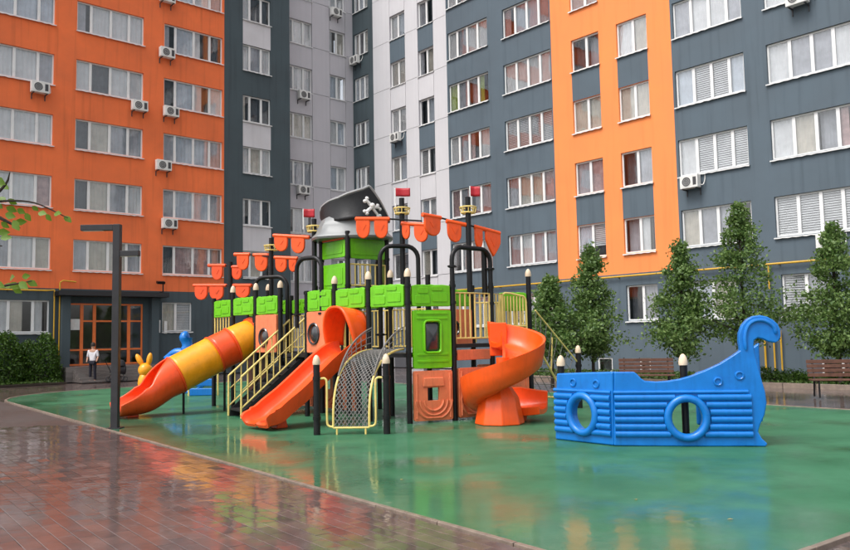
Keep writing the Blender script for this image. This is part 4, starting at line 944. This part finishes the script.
# pennant bars
def pennants(x0, y0, Y0, x1, y1, Y1, tongues, m='plastic_orange'):
    a, b = at(x0, y0, Y0), at(x1, y1, Y1); L = (b-a).length; d = (b-a).normalized(); n = V3(d.y, -d.x, 0).normalized()
    if n.y > 0: n = -n
    bar = MB().tube([a, a.lerp(b, .02), a.lerp(b, .98), b], [.03, .05, .05, .03], 10).build('pennant_bar', m, ps)
    pxm = L/max(1, abs(x1-x0))
    for (t0, t1, dy, kind) in tongues:
        u0, u1 = (t0-x0)/(x1-x0)*L, (t1-x0)/(x1-x0)*L; h = dy*pxm*1.0 if False else dy*(Y0+Y1)/2/FOC; w = u1-u0; ol = []
        for i in range(13):
            q = math.pi*i/12; sh = (math.sin(q)**(.75) if kind == 'r' else (1-abs(math.cos(q)))**.8)
            ol.append((u1-(w/2)*(1-math.cos(q))*1.0 if False else (u0+u1)/2+(w/2)*math.cos(q)*(1 if kind == 'r' else 1), -.02-h*(.35+.65*sh) if 0 < i < 12 else -.02-h*.30))
        ol = [(u0, 0.0)]+ol[::-1]+[(u1, 0.0)] if ol[0][0] > ol[-1][0] else [(u0, 0)]+ol+[(u1, 0)]
        o = MB().prism(ol, a+n*.035, d, (0,0,1), -n*.07).build('pennant', m, bar, bevel=.025, seg=3)
        MB().prism([((u0+u1)/2-w*.22, -h*.30), ((u0+u1)/2+w*.22, -h*.30), ((u0+u1)/2, -h*.62)], a+n*.030, d, (0,0,1), n*.014).build('emblem_relief', m, o, ang=0)
pennants(422, 214.5, 16.5, 441, 218, 16.8, [(424, 440, 19, 'r')]); pennants(446, 221, 16.8, 466, 225, 17.0, [(447, 461, 19, 'r')]); pennants(474, 226.5, 17.1, 500, 233.5, 17.5, [(474.5, 482, 20, 'r'), (485, 500, 25, 'p')])
pennants(401, 223.5, 17.5, 429, 225, 17.3, [(402, 410, 15, 'r'), (414, 428, 17, 'r')]); pennants(355, 219, 17.4, 390, 219, 17.4, [(356, 370, 19, 'r'), (374, 388, 19, 'r')])
pennants(273, 235.5, 19.0, 310, 237.5, 18.7, [(274.5, 288, 15, 'r'), (291.5, 305, 16, 'r')]); pennants(234, 254.5, 20.6, 250, 254.5, 20.5, [(237, 249, 15, 'r')]); pennants(253, 255, 20.4, 270, 255, 20.3, [(255, 268, 16, 'r')])
pennants(274, 257.5, 20.1, 298, 258.5, 19.9, [(275.5, 287, 14, 'r'), (289, 297, 13, 'r')]); pennants(208, 265.5, 21.8, 226, 265.5, 21.6, [(212, 223, 14, 'r')], 'plastic_red_orange'); pennants(231, 267, 21.2, 243, 267, 21.1, [(232, 242, 12, 'r')], 'plastic_red_orange')
pennants(193, 285.5, 21.9, 227, 285.5, 21.6, [(195, 208, 14, 'r'), (210, 224, 14, 'r')], 'plastic_red_orange'); pennants(233, 285.5, 21.2, 252, 285.5, 20.9, [(236, 250, 12, 'r')], 'plastic_red_orange')
for x0, y0, Y0, x1, y1, Y1 in ((441, 218, 16.8, 474, 226.5, 17.05), (390, 219, 17.4, 422, 221, 17.4), (310, 237.5, 18.7, 316, 238, 18.6), (250, 254.6, 20.5, 274, 257, 20.15), (226, 265.5, 21.6, 234, 266, 21.2), (226, 285.5, 21.6, 234, 285.5, 21.2)):
    MB().tube([at(x0, y0, Y0), at(x1, y1, Y1)], .02, 6).build('yard', 'black_metal', ps)

# ------------------------------------------------------------------ blue ship panel
BA, BB, BC = G(614, 446.3), G(768, 447), G(555, 439.5)
bt = thing('toy_ship', BA, 'blue plastic toy ship side with planks, two portholes and a curled prow', 'toy ship')
def ship_frame(a, b):
    d = (b-a); d.z = 0; d.normalize(); n = V3(d.y, -d.x, 0); n = n if n.y < 0 else -n; return d, n
def proj(px, py, A, d, n): p = onplane(px, py, A, n); return ((p-A).dot(d), p.z)
SD, SNn = ship_frame(BA, BB); LD_, LN_ = ship_frame(BC, BA); TH = .13
o1 = [(614, 446), (614, 372), (634, 372), (637.5, 374.5), (641, 378.5), (645, 381), (656, 381.8), (668, 381), (680, 379), (692, 375.5), (706, 370), (720, 363.5), (732, 356), (740, 350.5), (738.7, 341), (739, 333), (742, 325), (747, 319), (753, 316), (760, 315.2), (767, 316.5), (773, 319.5), (778, 324), (781, 330), (781.3, 336.5), (779, 341), (774.5, 343), (769, 342), (763, 339), (758, 338), (754.5, 340.5), (754, 346), (755.5, 355), (758.5, 367), (762, 380), (765.5, 392), (767, 403), (765, 415), (760.5, 425), (758.5, 432), (762, 438.5), (768, 444), (766, 447), (750, 446.5), (726, 447.5), (690, 448), (650, 447.3)]
P1o = [proj(x, y, BA, SD, SNn) for x, y in o1]; P1o = [(a, max(b, .0)) for a, b in P1o]
cR = proj(687, 418, BA, SD, SNn); 
hull = plate(P1o, [circ(cR[0], cR[1], .23, .25, 32)], BA+SNn*0, SD, (0,0,1), -SNn*TH).build('hull_panel', 'plastic_blue', bt, bevel=.035, seg=3, ang=30)
LL = (BA-BC); LL.z = 0; LL = LL.length
o2 = [(555, 439.5), (556, 373.5), (585, 372.5), (613.5, 371.8), (613.5, 446)]
P2o = [proj(x, y, BC, LD_, LN_) for x, y in o2]; P2o = [(min(a, LL+.02), max(0, b)) for a, b in P2o]; cL = proj(583, 414, BC, LD_, LN_)
hull2 = plate(P2o, [circ(cL[0], cL[1], .21, .25, 32)], BC, LD_, (0,0,1), -LN_*TH).build('hull_panel', 'plastic_blue', bt, bevel=.03, seg=3, ang=30)
def ring(par, A, d, n, c, R, r, off, sy=1): MB().torus(A+d*c[0]+V3(0,0,c[1])+n*off, R, r, d, (0,0,1), 32, 10, 1, sy).build('porthole_rim', 'plastic_blue', par)
ring(hull, BA, SD, SNn, cR, .285, .062, .02, 1.05); ring(hull2, BC, LD_, LN_, cL, .265, .062, .02, 1.12)
for c in ((718, 381.6), (739.5, 375.5)): q = proj(*c, BA, SD, SNn); MB().torus(BA+SD*q[0]+V3(0,0,q[1])+SNn*.006, .055, .016, SD, (0,0,1), 18, 6).build('ring_relief', 'plastic_blue', hull)
for c in ((573, 382.5), (596, 384)): q = proj(*c, BC, LD_, LN_); MB().torus(BC+LD_*q[0]+V3(0,0,q[1])+LN_*.006, .055, .016, LD_, (0,0,1), 18, 6).build('ring_relief', 'plastic_blue', hull2)
# bulging planks, broken at the porthole
def planks(par, A, d, n, u0, u1, c, R, z0, z1, nn_):
    hh = (z1-z0)/nn_
    for i in range(nn_):
        zc = z0+hh*(i+.5); gaps = []
        if abs(zc-c[1]) < R+.02: w = math.sqrt(max(0, (R+.02)**2-(zc-c[1])**2)); gaps = [(u0, c[0]-w), (c[0]+w, u1)]
        else: gaps = [(u0, u1)]
        for a, b in gaps:
            if b-a < .04: continue
            prof = [(-hh*.47, 0), (-hh*.40, .028), (-hh*.2, .045), (hh*.1, .05), (hh*.32, .040), (hh*.45, .014), (hh*.47, 0)]
            mb = MB(); k = len(prof); vs = [A+d*x+V3(0,0,zc+p)+n*(q+.001) for x in (a, b) for p, q in prof]
            mb.add(vs, [(j, j+1, k+j+1, k+j) for j in range(k-1)]+[tuple(range(k-1,-1,-1)), tuple(k+j for j in range(k))]); mb.build('plank', 'plastic_blue', par, ang=50)
zT = proj(690, 394, BA, SD, SNn)[1]; planks(hull, BA, SD, SNn, .03, proj(752, 420, BA, SD, SNn)[0], cR, .33, .13, zT, 6); planks(hull2, BC, LD_, LN_, .04, LL-.03, cL, .31, .13, zT-.01, 6)
for par, A, d, n, a, b in ((hull, BA, SD, SNn, .02, proj(748, 392, BA, SD, SNn)[0]), (hull2, BC, LD_, LN_, .02, LL-.02)): MB().tube([A+d*a+V3(0,0,zT+.03)+n*.005, A+d*b+V3(0,0,zT+.03)+n*.005], .028, 8).build('wale', 'plastic_blue', par)
# raised edge of prow
edge = [onplane(x, y, BA+SNn*.012, SNn) for x, y in ((746, 350), (745, 338), (747, 328), (752, 322), (760, 320), (768, 322), (774, 327), (776, 334))]
MB().tube(smooth_path(edge, 4), [.012]+[.028]*27+[.012], 8).build('prow_ridge', 'plastic_blue', hull)
for px, dy in ((557, .16), (691, .30), (612, .25)):
    p = BC.lerp(BA, (px-555)/59) if px < 614 else BA.lerp(BB, (px-614)/154); dirn = -(LN_ if px < 614 else SNn); p = p+dirn*dy; p.z = 0; zz = at(px, 366 if px < 614 else 365, p.y).z
    if px == 612: zz = .95
    post(bt, p, zz, cap=px != 612, r=.055)
fa = BA.lerp(BB, .60)-SNn*.62; MB().prism([(0, .25), (1.0, .3), (1.0, 1.55), (.6, 1.25), (0.0, 1.08)], fa, SD, (0,0,1), -SNn*.1).build('far_panel', 'plastic_blue', bt, bevel=.03)

# ------------------------------------------------------------------ small rocking toys behind the tube slide
yb = xy(146, 23.5); t = thing('spring_rider', yb, 'yellow plastic spring rider with two upright ears behind the tube slide', 'spring rider')
def YP(px, py): return at(px, py, 23.5)
def blob(name, m, par, c, rx, ry, rz, tilt=0):
    prof = [(math.sin(math.pi*i/10), -math.cos(math.pi*i/10)) for i in range(11)]; prof[0] = (.02, -1); prof[-1] = (.02, 1)
    ax = (V3(math.cos(tilt), 0, math.sin(tilt))*rx, V3(0, ry, 0), V3(-math.sin(tilt), 0, math.cos(tilt))*rz); return MB().lathe(c, prof, 14, ax=ax).build(name, m, par, ang=80)
body = blob('body', 'plastic_yellow', t, YP(145, 383), .20, .24, .34); blob('head', 'plastic_yellow', t, YP(145.5, 370), .21, .22, .21)
for px, py, tl in ((139.5, 357.5, .5), (149.5, 357, -.15)): blob('ear', 'plastic_yellow', t, YP(px, py+2.5), .085, .08, .20, tl)
blob('arm', 'plastic_yellow', t, YP(150, 378), .07, .2, .16, .3)
sp_ = [yb+V3(.07*math.cos(i*.7), .07*math.sin(i*.7), .02+.28*i/40) for i in range(41)]; MB().tube(sp_, .018, 6).build('spring', 'black_metal', t); MB().lathe(yb, [(.18, 0), (.18, .02), (.16, .03)], 14).build('base_plate', 'black_metal', t)
bb = xy(182, 27.0); t = thing('rocking_toy', bb, 'blue plastic rocking toy with a raised head behind the tube slide', 'rocking toy')
def BP(px, py): return at(px, py, 27.0)
hd = MB().tube(smooth_path([BP(189, 336), BP(186, 337.5), BP(187.5, 347), BP(184, 353), BP(175, 353), BP(164, 358)], 5), [.10, .14, .17, .2, .22, .23, .22, .19, .18, .18, .19, .2, .2, .2, .19, .19, .18, .18, .17, .16, .15, .13, .11, .08, .06, .04][:26], 14).build('body', 'plastic_blue', t, ang=80)
blob('seat', 'plastic_blue', t, BP(176, 358), .42, .2, .12); 
for s in (-.18, .18): MB().tube(smooth_path([bb+V3(-.75, s, .26), bb+V3(-.35, s, .06), bb+V3(0, s, .03), bb+V3(.4, s, .06), bb+V3(.75, s, .26)], 5), .035, 6).build('rocker', 'plastic_blue', t)
for x in (-.35, .3): MB().tube([bb+V3(x, 0, .05), bb+V3(x*.6, 0, 1.15)], .06, 8).build('leg', 'plastic_blue', t)
tb = xy(203, 25.5); t = thing('toy_bench', tb, 'low blue plastic seat panel under the tube slide with pale posts', 'toy seat')
for i, z in enumerate((.12, .42, .72)): MB().obox(tb+V3(-.05*i, 0, z), (.42, 0, 0), (0, .05, 0), (0, 0, .12)).build('board', 'plastic_blue', t, bevel=.03)
for s in (-.47, .47): MB().tube([tb+V3(s, .05, 0), tb+V3(s, .05, 1.0)], .03, 8).build('leg', 'cream_metal', t)

# ------------------------------------------------------------------ lamp post
lp = G(115, 428.5); lp.z = 0; t = thing('lamp_post', lp, 'tall dark square lamp post with an arm to each side at different heights', 'lamp post')
ztop = at(115, 224.5, lp.y).z; r = .072
MB().box(lp.x-r, lp.x+r, lp.y-r, lp.y+r, .012, ztop).build('pole', 'lamp_metal', t, bevel=.008)
x1 = at(81.5, 227, lp.y).x; MB().box(x1, lp.x-r-.001, lp.y-r*.9, lp.y+r*.9, ztop-.125, ztop-.002).build('arm', 'lamp_metal', t, bevel=.008)
z2 = at(116, 251, lp.y).z; x2 = at(139.5, 251, lp.y).x; MB().box(lp.x+r+.001, x2, lp.y-r*.9, lp.y+r*.9, z2-.115, z2).build('arm', 'lamp_metal', t, bevel=.008)
MB().box(x1+.04, x1+.45, lp.y-.05, lp.y+.05, ztop-.129, ztop-.1255).build('light_panel', 'bone_white', t, ang=0); MB().box(x2-.40, x2-.04, lp.y-.05, lp.y+.05, z2-.119, z2-.1155).build('light_panel', 'bone_white', t, ang=0)
MB().box(lp.x-.14, lp.x+.14, lp.y-.14, lp.y+.14, 0.001, .02).build('base_plate', 'lamp_metal', t, ang=0)

# ------------------------------------------------------------------ vegetation
def leaves(centres, size, rng, flat=.0):
    """numpy leaf cards: pointed diamond folded on the midrib"""
    n = len(centres); C_ = np.asarray(centres); d = rng.normal(size=(n, 3)); d /= np.linalg.norm(d, axis=1)[:, None]; d[:, 2] *= (1-flat)
    e = rng.normal(size=(n, 3)); e -= d*(e*d).sum(1)[:, None]; e /= np.linalg.norm(e, axis=1)[:, None]; s = size*rng.uniform(.65, 1.3, n)[:, None]
    nrm = np.cross(d, e); a = C_-d*s*.5; b = C_+e*s*.32+nrm*s*.08; c = C_+d*s*.55; f = C_-e*s*.32+nrm*s*.08
    V_ = np.stack([a, b, c, f], 1).reshape(-1, 3); F_ = [(4*i, 4*i+1, 4*i+2, 4*i+3) for i in range(n)]
    mb = MB(); mb.v = [tuple(v) for v in V_]; mb.f = F_; return mb
def young_tree(px, py_base_Y, top_py, low_py, halfw, label, seed, skew=0):
    Y = py_base_Y; b = xy(px, Y); b.z = 0; rng = np.random.default_rng(seed); z1 = at(px, top_py, Y).z; z0 = at(px, low_py, Y).z; hw = halfw*Y/FOC
    t = thing('young_tree', b, label, 'tree', 'young trees planted along the slate grey wing')
    tr = MB().tube([b, b+V3(.02, 0, z0), b+V3(-.02, .02, (z0+z1)/2), b+V3(skew, 0, z1)], [.06, .05, .035, .008], 8).build('trunk', 'bark', t)
    pts = []; lim = []
    ncl = 210
    for i in range(ncl):
        f = rng.uniform(0, 1)**1.35; z = z0+(z1-z0)*f; prof = (min(1, f/.14)**.7)*(1-f)**.9*1.2
        rad = hw*prof*(rng.uniform(.1, 1)**.6)*rng.uniform(.68, 1.22); a = rng.uniform(0, 6.283); rad *= 1+.28*math.sin(2*a+seed*1.7+f*5)+.16*math.sin(5*a+f*9+seed); c = np.array([b.x+skew*f+rad*math.cos(a), b.y+rad*math.sin(a), z+rng.uniform(-.05, .12)])
        k = int(rng.integers(30, 62)); sp = rng.uniform(.13, .24)*(.55+.45*(1-f)); pts.append(c+rng.normal(size=(k, 3))*sp*np.array([1, 1, .75])); lim.append(c)
    k = 60; f = rng.uniform(.75, 1.02, k); pts.append(np.stack([b.x+skew*f+rng.normal(size=k)*.09, b.y+rng.normal(size=k)*.09, z0+(z1-z0)*f], 1))
    leaves(np.concatenate(pts), .112, rng).build('crown', 'leaf_tree', t, ang=0)
    for c in lim[:30]: zz = min(max(z0-.1, c[2]-.35*math.hypot(c[0]-b.x, c[1]-b.y)-.15), (z0+z1)/2+.2); MB().tube([(b.x, b.y, zz), ((b.x+c[0])/2, (b.y+c[1])/2, (zz+c[2])/2+.03), tuple(c)], [.022, .014, .005], 5).build('limb', 'bark', t)
young_tree(551, 26.0, 280, 352, 38, 'young tree partly hidden behind the spiral slide', 1)
young_tree(592, 26.5, 250, 352, 33, 'young tree with a tall thin leader in front of the orange bay', 2)
young_tree(684, 26.0, 246, 354, 35, 'slim young tree behind the blue toy ship, beside the wooden bench', 3)
young_tree(745, 25.5, 208, 340, 48, 'fullest tall young tree behind the curled ship prow', 4)
young_tree(838, 24.0, 226, 352, 42, 'young tree behind the bench that stands by the low hedge', 5)
def hedge(name, centre, ex, ey, h, label, seed, n=5200, size=.09, cat='hedge', mname='leaf_hedge', lumps=5):
    rng = np.random.default_rng(seed); t = thing(name, centre, label, cat); ex, ey = Vector(ex), Vector(ey); pts = []
    while len(pts) < n:
        u, v, w = rng.uniform(-1, 1), rng.uniform(-1, 1), rng.uniform(0, 1); top = .86+.12*math.sin(u*lumps+seed)+.05*math.sin(u*11+v*3)
        q = (abs(u)**3.2+abs(v)**2.6)**.5 + (max(0, w/top))**4*.75
        if q > 1.02 or (q < .72 and rng.uniform() > .12): continue
        p = centre+ex*u+ey*v+V3(0,0,w*h); pts.append((p.x+rng.normal()*.05, p.y+rng.normal()*.05, max(.03, p.z+rng.normal()*.05)))
    leaves(np.array(pts), size, rng).build('foliage', mname, t, ang=0)
    mb = MB()
    for i in range(9): a = centre+ex*rng.uniform(-.8, .8)+ey*rng.uniform(-.5, .5); mb.tube([a, a+V3(rng.normal()*.1, rng.normal()*.1, h*.8)], [.03, .01], 5)
    mb.build('stems', 'bark', t); return t
lx, ly = V3(NL.y, -NL.x, 0), NL
hp1 = NL*DL+lx*8.2+ly*-1.35; hedge('hedge', hp1, lx*1.9, ly*.9, 2.55, 'large dark green clipped bush under the ground floor window of the orange wing', 11, 9500, .12)
hp2 = NL*DL+lx*10.7+ly*-1.15; hedge('hedge', hp2, lx*.9, ly*.8, 2.3, 'smaller rounded bush beside the gas pipes and the large clipped bush', 12, 4800, .12)
rx_, ry_ = V3(NR.y, -NR.x, 0), NR
# planting bed along the right wing
bed = thing('planting_bed', (0, 0, 0)); bed['kind'] = 'structure'
def rp_(x, y, z=0): p = NR*DR+rx_*x+ry_*y; return V3(p.x, p.y, z)
bq = [rp_(-26, -5.2), rp_(-3, -5.2), rp_(-3, -.01), rp_(-26, -.01)]
MB().prism([(v.x, v.y) for v in bq], (0,0,-.02), (1,0,0), (0,1,0), (0,0,.09)).build('soil', 'soil', bed, ang=0)
for i in range(23): a = rp_(-26+i, -5.25); MB().obox(a+rx_*.5+V3(0,0,.03), rx_*.494, ry_*.045, (0,0,.09)).build('kerb_stone', 'kerb_stone', bed, ang=0, bevel=.01, seg=1)
rng = np.random.default_rng(3); gp_ = [rp_(rng.uniform(-25.8, -3.2), rng.uniform(-5.1, -.1), .09+abs(rng.normal())*.03) for _ in range(9000)]
gr = leaves(np.array([tuple(p) for p in gp_]), .11, rng).build('grass', 'grass', ang=0); tag(gr, 'low green grass and ground cover in the bed along the slate wing', 'grass', kind='stuff')
hedge('hedge', rp_(-12.6, -3.9, .07), rx_*1.9, ry_*.35, .50, 'low clipped hedge at the edge of the bed, beside the yellow pipes', 21, 2600, .08)
hedge('hedge', rp_(-8.4, -3.9, .07), rx_*1.9, ry_*.35, .50, 'low clipped hedge behind the bench near the yellow leaved tree base', 22, 2600, .08)
# grass strip by the left hedge
lb = [NL*DL+lx*a+ly*b for a, b in ((-1, -2.6), (11.5, -2.6), (11.5, -.02), (-1, -.02))]
lb_o = MB().prism([(v.x, v.y) for v in lb], (0,0,-.02), (1,0,0), (0,1,0), (0,0,.07)).build('flower_bed', 'soil', None, ang=0); lb_o['kind'] = 'structure'
gp_ = [NL*DL+lx*rng.uniform(3, 11.4)+ly*rng.uniform(-2.55, -.1)+V3(0,0,.08+abs(rng.normal())*.03) for _ in range(4200)]
gr = leaves(np.array([tuple(p) for p in gp_]), .11, rng).build('grass', 'grass', ang=0); tag(gr, 'short grass round the bushes under the orange wing', 'grass', kind='stuff')

# near tree at the left edge: trunk outside the picture, two leafy twigs reach in
tt = V3(-6.4, 7.6, 0); t = thing('near_tree', tt, 'tree whose leafy twigs hang in from the picture edge in front of the orange wing', 'tree')
MB().tube(smooth_path([tt, tt+V3(.05, 0, 1.4), tt+V3(-.05, .1, 2.8), tt+V3(.1, .1, 4.2), tt+V3(0, 0, 5.6)], 4), [.16]*5+[.13]*6+[.09]*6, 10).build('trunk', 'bark', t)
def PT(px, py): return at(px, py, 8.2)
tw = [[tt+V3(.0, .1, 2.6), PT(-60, 215), PT(-15, 205), PT(5, 201), PT(35, 203), PT(68, 218)], [PT(-15, 205), PT(5, 185), PT(10, 172)], [PT(-15, 210), PT(8, 222), PT(20, 228)], [tt+V3(0, .1, 2.2), PT(-50, 300), PT(-5, 288), PT(15, 284), PT(32, 281)], [PT(-60, 215), PT(-30, 240), PT(2, 246)]]
for w in tw: q = smooth_path(w, 5); MB().tube(q, [.02*(1-i/len(q))+.004 for i in range(len(q))], 6).build('limb', 'bark', t)
def big_leaf(p, d, s, up):
    d = d.normalized(); e = d.cross(up).normalized(); n = e.cross(d); ol = [(0, 0, 0), (.18, .22, .02), (.5, .34, .05), (.82, .16, .0), (1, 0, -.08), (.82, -.16, 0), (.5, -.34, .05), (.18, -.22, .02)]
    vs = [p+d*(a*s)+e*(b*s)+n*(c*s) for a, b, c in ol]+[p+d*(.5*s)-n*(.02*s)]
    return vs, [(i, (i+1) % 8, 8) for i in range(8)]
LV = [(3, 186, 1), (-4, 180, 1.2), (2, 199, 1), (8, 216, 1.1), (16, 222, 1.2), (18, 224, 1), (20, 211, .9), (28, 215, .9), (41, 215, .95), (57, 216, .95), (67, 218, .9), (9, 209, 1), (4, 224, .9), (0, 234, 1.1), (3, 240, 1), (-6, 216, 1.2), (-10, 190, 1.1), (30, 283, 1), (22, 284, 1.1), (12, 286, 1.1), (6, 288, 1), (-4, 285, 1.1), (13, 281, 1), (16, 290, .9), (25, 279, .9), (-12, 292, 1.2), (0, 207, .9), (11, 201, .9), (49, 216, .8), (35, 208, .7)]
for i, (px, py, s) in enumerate(LV):
    r_ = random.Random(i); vs, fs = big_leaf(at(px-3, py-2, 8.2+r_.uniform(-.15, .15)), V3(r_.uniform(.3, 1), r_.uniform(-.4, .4), r_.uniform(-.7, .1)), .115*s, V3(r_.uniform(-.4, .4), r_.uniform(-1, -.6), r_.uniform(-.1, .5))); MB().add(vs, fs).build('leaf', 'leaf_near', t, ang=60)
rng = np.random.default_rng(77); pts = [np.array([tt.x, tt.y, 4.9])+rng.normal(size=3)*np.array([.75, .8, .65]) for _ in range(1800)]; leaves(np.array([p for p in pts if p[0] < -5.3]), .10, rng).build('crown', 'leaf_near', t, ang=0)

# ------------------------------------------------------------------ benches
def bench(c, d, w, label):
    t = thing('bench', c, label, 'bench', 'wooden park benches'); n = V3(d.y, -d.x, 0); n = n if n.y < 0 else -n
    for i in range(4): MB().obox(c+n*(.05+.12*i)+V3(0,0,.45), d*w/2, n*.05, (0,0,.018)).build('seat_slat', 'bench_wood', t, bevel=.006, seg=1)
    for i in range(4): MB().obox(c-n*(.04+.035*i)+V3(0,0,.56+.115*i), d*w/2, n*.014+V3(0,0,0), (0,0,.048)).build('back_slat', 'bench_wood', t, bevel=.006, seg=1)
    for s in (-.40, .40):
        MB().tube([c+d*(w*s)+n*.42+V3(0,0,0), c+d*(w*s)+n*.42+V3(0,0,.42), c+d*(w*s)-n*.02+V3(0,0,.42), c+d*(w*s)-n*.2+V3(0,0,.98)], .025, 8).tube([c+d*(w*s)-n*.05+V3(0,0,.42), c+d*(w*s)-n*.12], .025, 8).build('leg', 'black_metal', t)
bench(xy(645, 24.6), V3(.97, -.22, 0).normalized(), 1.65, 'brown slatted wooden bench behind the blue toy ship'); b2 = xy(838, 20.6); bench(b2, V3(.97, -.22, 0).normalized(), 1.55, 'brown slatted wooden bench beside the low hedge')

# ------------------------------------------------------------------ person and pram by the entrance
pp = NL*DL+lx*12.55+ly*-2.75; pp.z = 0; pe = thing('person', pp, 'person in a white top and dark trousers standing by the entrance steps', 'person')
def skin_fig(name, m, verts, edges, rad, par):
    me = bpy.data.meshes.new(name); me.from_pydata([tuple(v) for v in verts], edges, []); o = bpy.data.objects.new(name, me); col.objects.link(o); o.parent = par; OFF[o.name] = (0,0,0); me.materials.append(M[m])
    md = o.modifiers.new('skin', 'SKIN'); sv_ = me.skin_vertices[0].data
    for i, r_ in enumerate(rad): sv_[i].radius = (r_, r_*.8) if not isinstance(r_, tuple) else r_
    sv_[0].use_root = True; md.use_smooth_shade = True; s = o.modifiers.new('sub', 'SUBSURF'); s.levels = 2; s.render_levels = 2; return o
J = [(0, 0, .95), (0, 0, 1.15), (0, .01, 1.40), (0, 0, 1.50), (0, -.02, 1.60), (0, -.02, 1.72), (.18, 0, 1.42), (.25, -.02, 1.14), (.22, -.16, .92), (-.18, 0, 1.42), (-.24, 0, 1.13), (-.22, -.14, .90), (.09, 0, .90), (.11, -.03, .50), (.11, .02, .09), (.12, -.15, .04), (-.09, 0, .90), (-.11, .02, .50), (-.12, .05, .09), (-.13, -.12, .04)]
ED = [(0, 1), (1, 2), (2, 3), (3, 4), (4, 5), (2, 6), (6, 7), (7, 8), (2, 9), (9, 10), (10, 11), (0, 12), (12, 13), (13, 14), (14, 15), (0, 16), (16, 17), (17, 18), (18, 19)]
RA = [(.15, .10), (.13, .09), (.15, .09), .055, .09, .075, .06, .045, .035, .06, .045, .035, .085, .06, .042, .045, .085, .06, .042, .045]
skin_fig('body', 'skin', J, ED, RA, pe)
sh_i = [1, 0, 2, 6, 7, 9, 10]; mp_ = {a: i for i, a in enumerate(sh_i)}
skin_fig('shirt', 'cloth_white', [J[i] for i in sh_i], [(0, 1), (0, 2), (2, 3), (3, 4), (2, 5), (5, 6)], [(.155, .115), (.17, .125), (.17, .11), .085, .065, .085, .065], pe)
tr_i = [0, 12, 13, 14, 16, 17, 18]; skin_fig('trousers', 'cloth_dark', [J[i] for i in tr_i], [(0, 1), (1, 2), (2, 3), (0, 4), (4, 5), (5, 6)], [(.165, .12), .105, .08, .065, .105, .08, .065], pe)
MB().lathe((0, .0, 1.66), [(.10, -.04), (.112, .03), (.10, .10), (.05, .145), (.01, .15)], 12, .9, 1).build('hair', 'hair', pe, ang=80)
for o in pe.children:
    if o.name.startswith('hair'): o.location = (pp.x, pp.y, pp.z)
pm_ = NL*DL+lx*13.4+ly*-3.4; pm_.z = 0; t = thing('pram', pm_, 'small dark pram standing at the foot of the entrance steps', 'pram')
MB().grid(lambda u, v: pm_+lx*(-.35+.7*u)+NL*(-.2*math.sin(math.pi*v)+.0)+V3(0,0,.55+.22*math.cos(math.pi*v)*(.5+.5*u)), 8, 8).build('seat', 'pram_dark', t, solid=.03)
MB().lathe(pm_+lx*.12+V3(0,0,.72), [(.26, 0), (.25, .12), (.18, .24), (.02, .3)], 14).build('hood', 'pram_dark', t); MB().tube([pm_+lx*-.3+V3(0,0,.5), pm_+lx*-.55+V3(0,0,1.0)], .018, 6).build('handle', 'black_metal', t)
for a, b in ((-.3, -.22), (.3, -.22), (-.3, .22), (.3, .22)):
    c = pm_+lx*a+NL*b+V3(0,0,.12); w = MB().torus(c, .10, .02, lx, (0,0,1), 16, 6).build('wheel', 'pram_dark', t); MB().tube([c, pm_+lx*(a*.4)+NL*b*.8+V3(0,0,.5)], .014, 5).build('leg', 'black_metal', t)

# ------------------------------------------------------------------ fallen leaves on the wet rubber
lm_ = None
for i, (px, py) in enumerate(((240, 432), (402, 480), (636, 500), (730, 520), (470, 455))):
    p = G(px, py); r_ = random.Random(i+50)
    if lm_ is None: vs, fs = big_leaf(V3(-.03, 0, 0), V3(1, 0, .05), .055, ZUP); o = MB().add(vs, fs).build('fallen_leaf', 'leaf_fallen', ang=60); lm_ = o.data
    else: o = bpy.data.objects.new('fallen_leaf', lm_); col.objects.link(o)
    o.location = (p.x, p.y, .006); o.rotation_euler = (r_.uniform(-.1, .1), r_.uniform(-.1, .1), r_.uniform(0, 6.28)); tag(o, 'small yellow fallen leaf lying on the wet green rubber', 'leaf', 'fallen leaves on the green rubber')
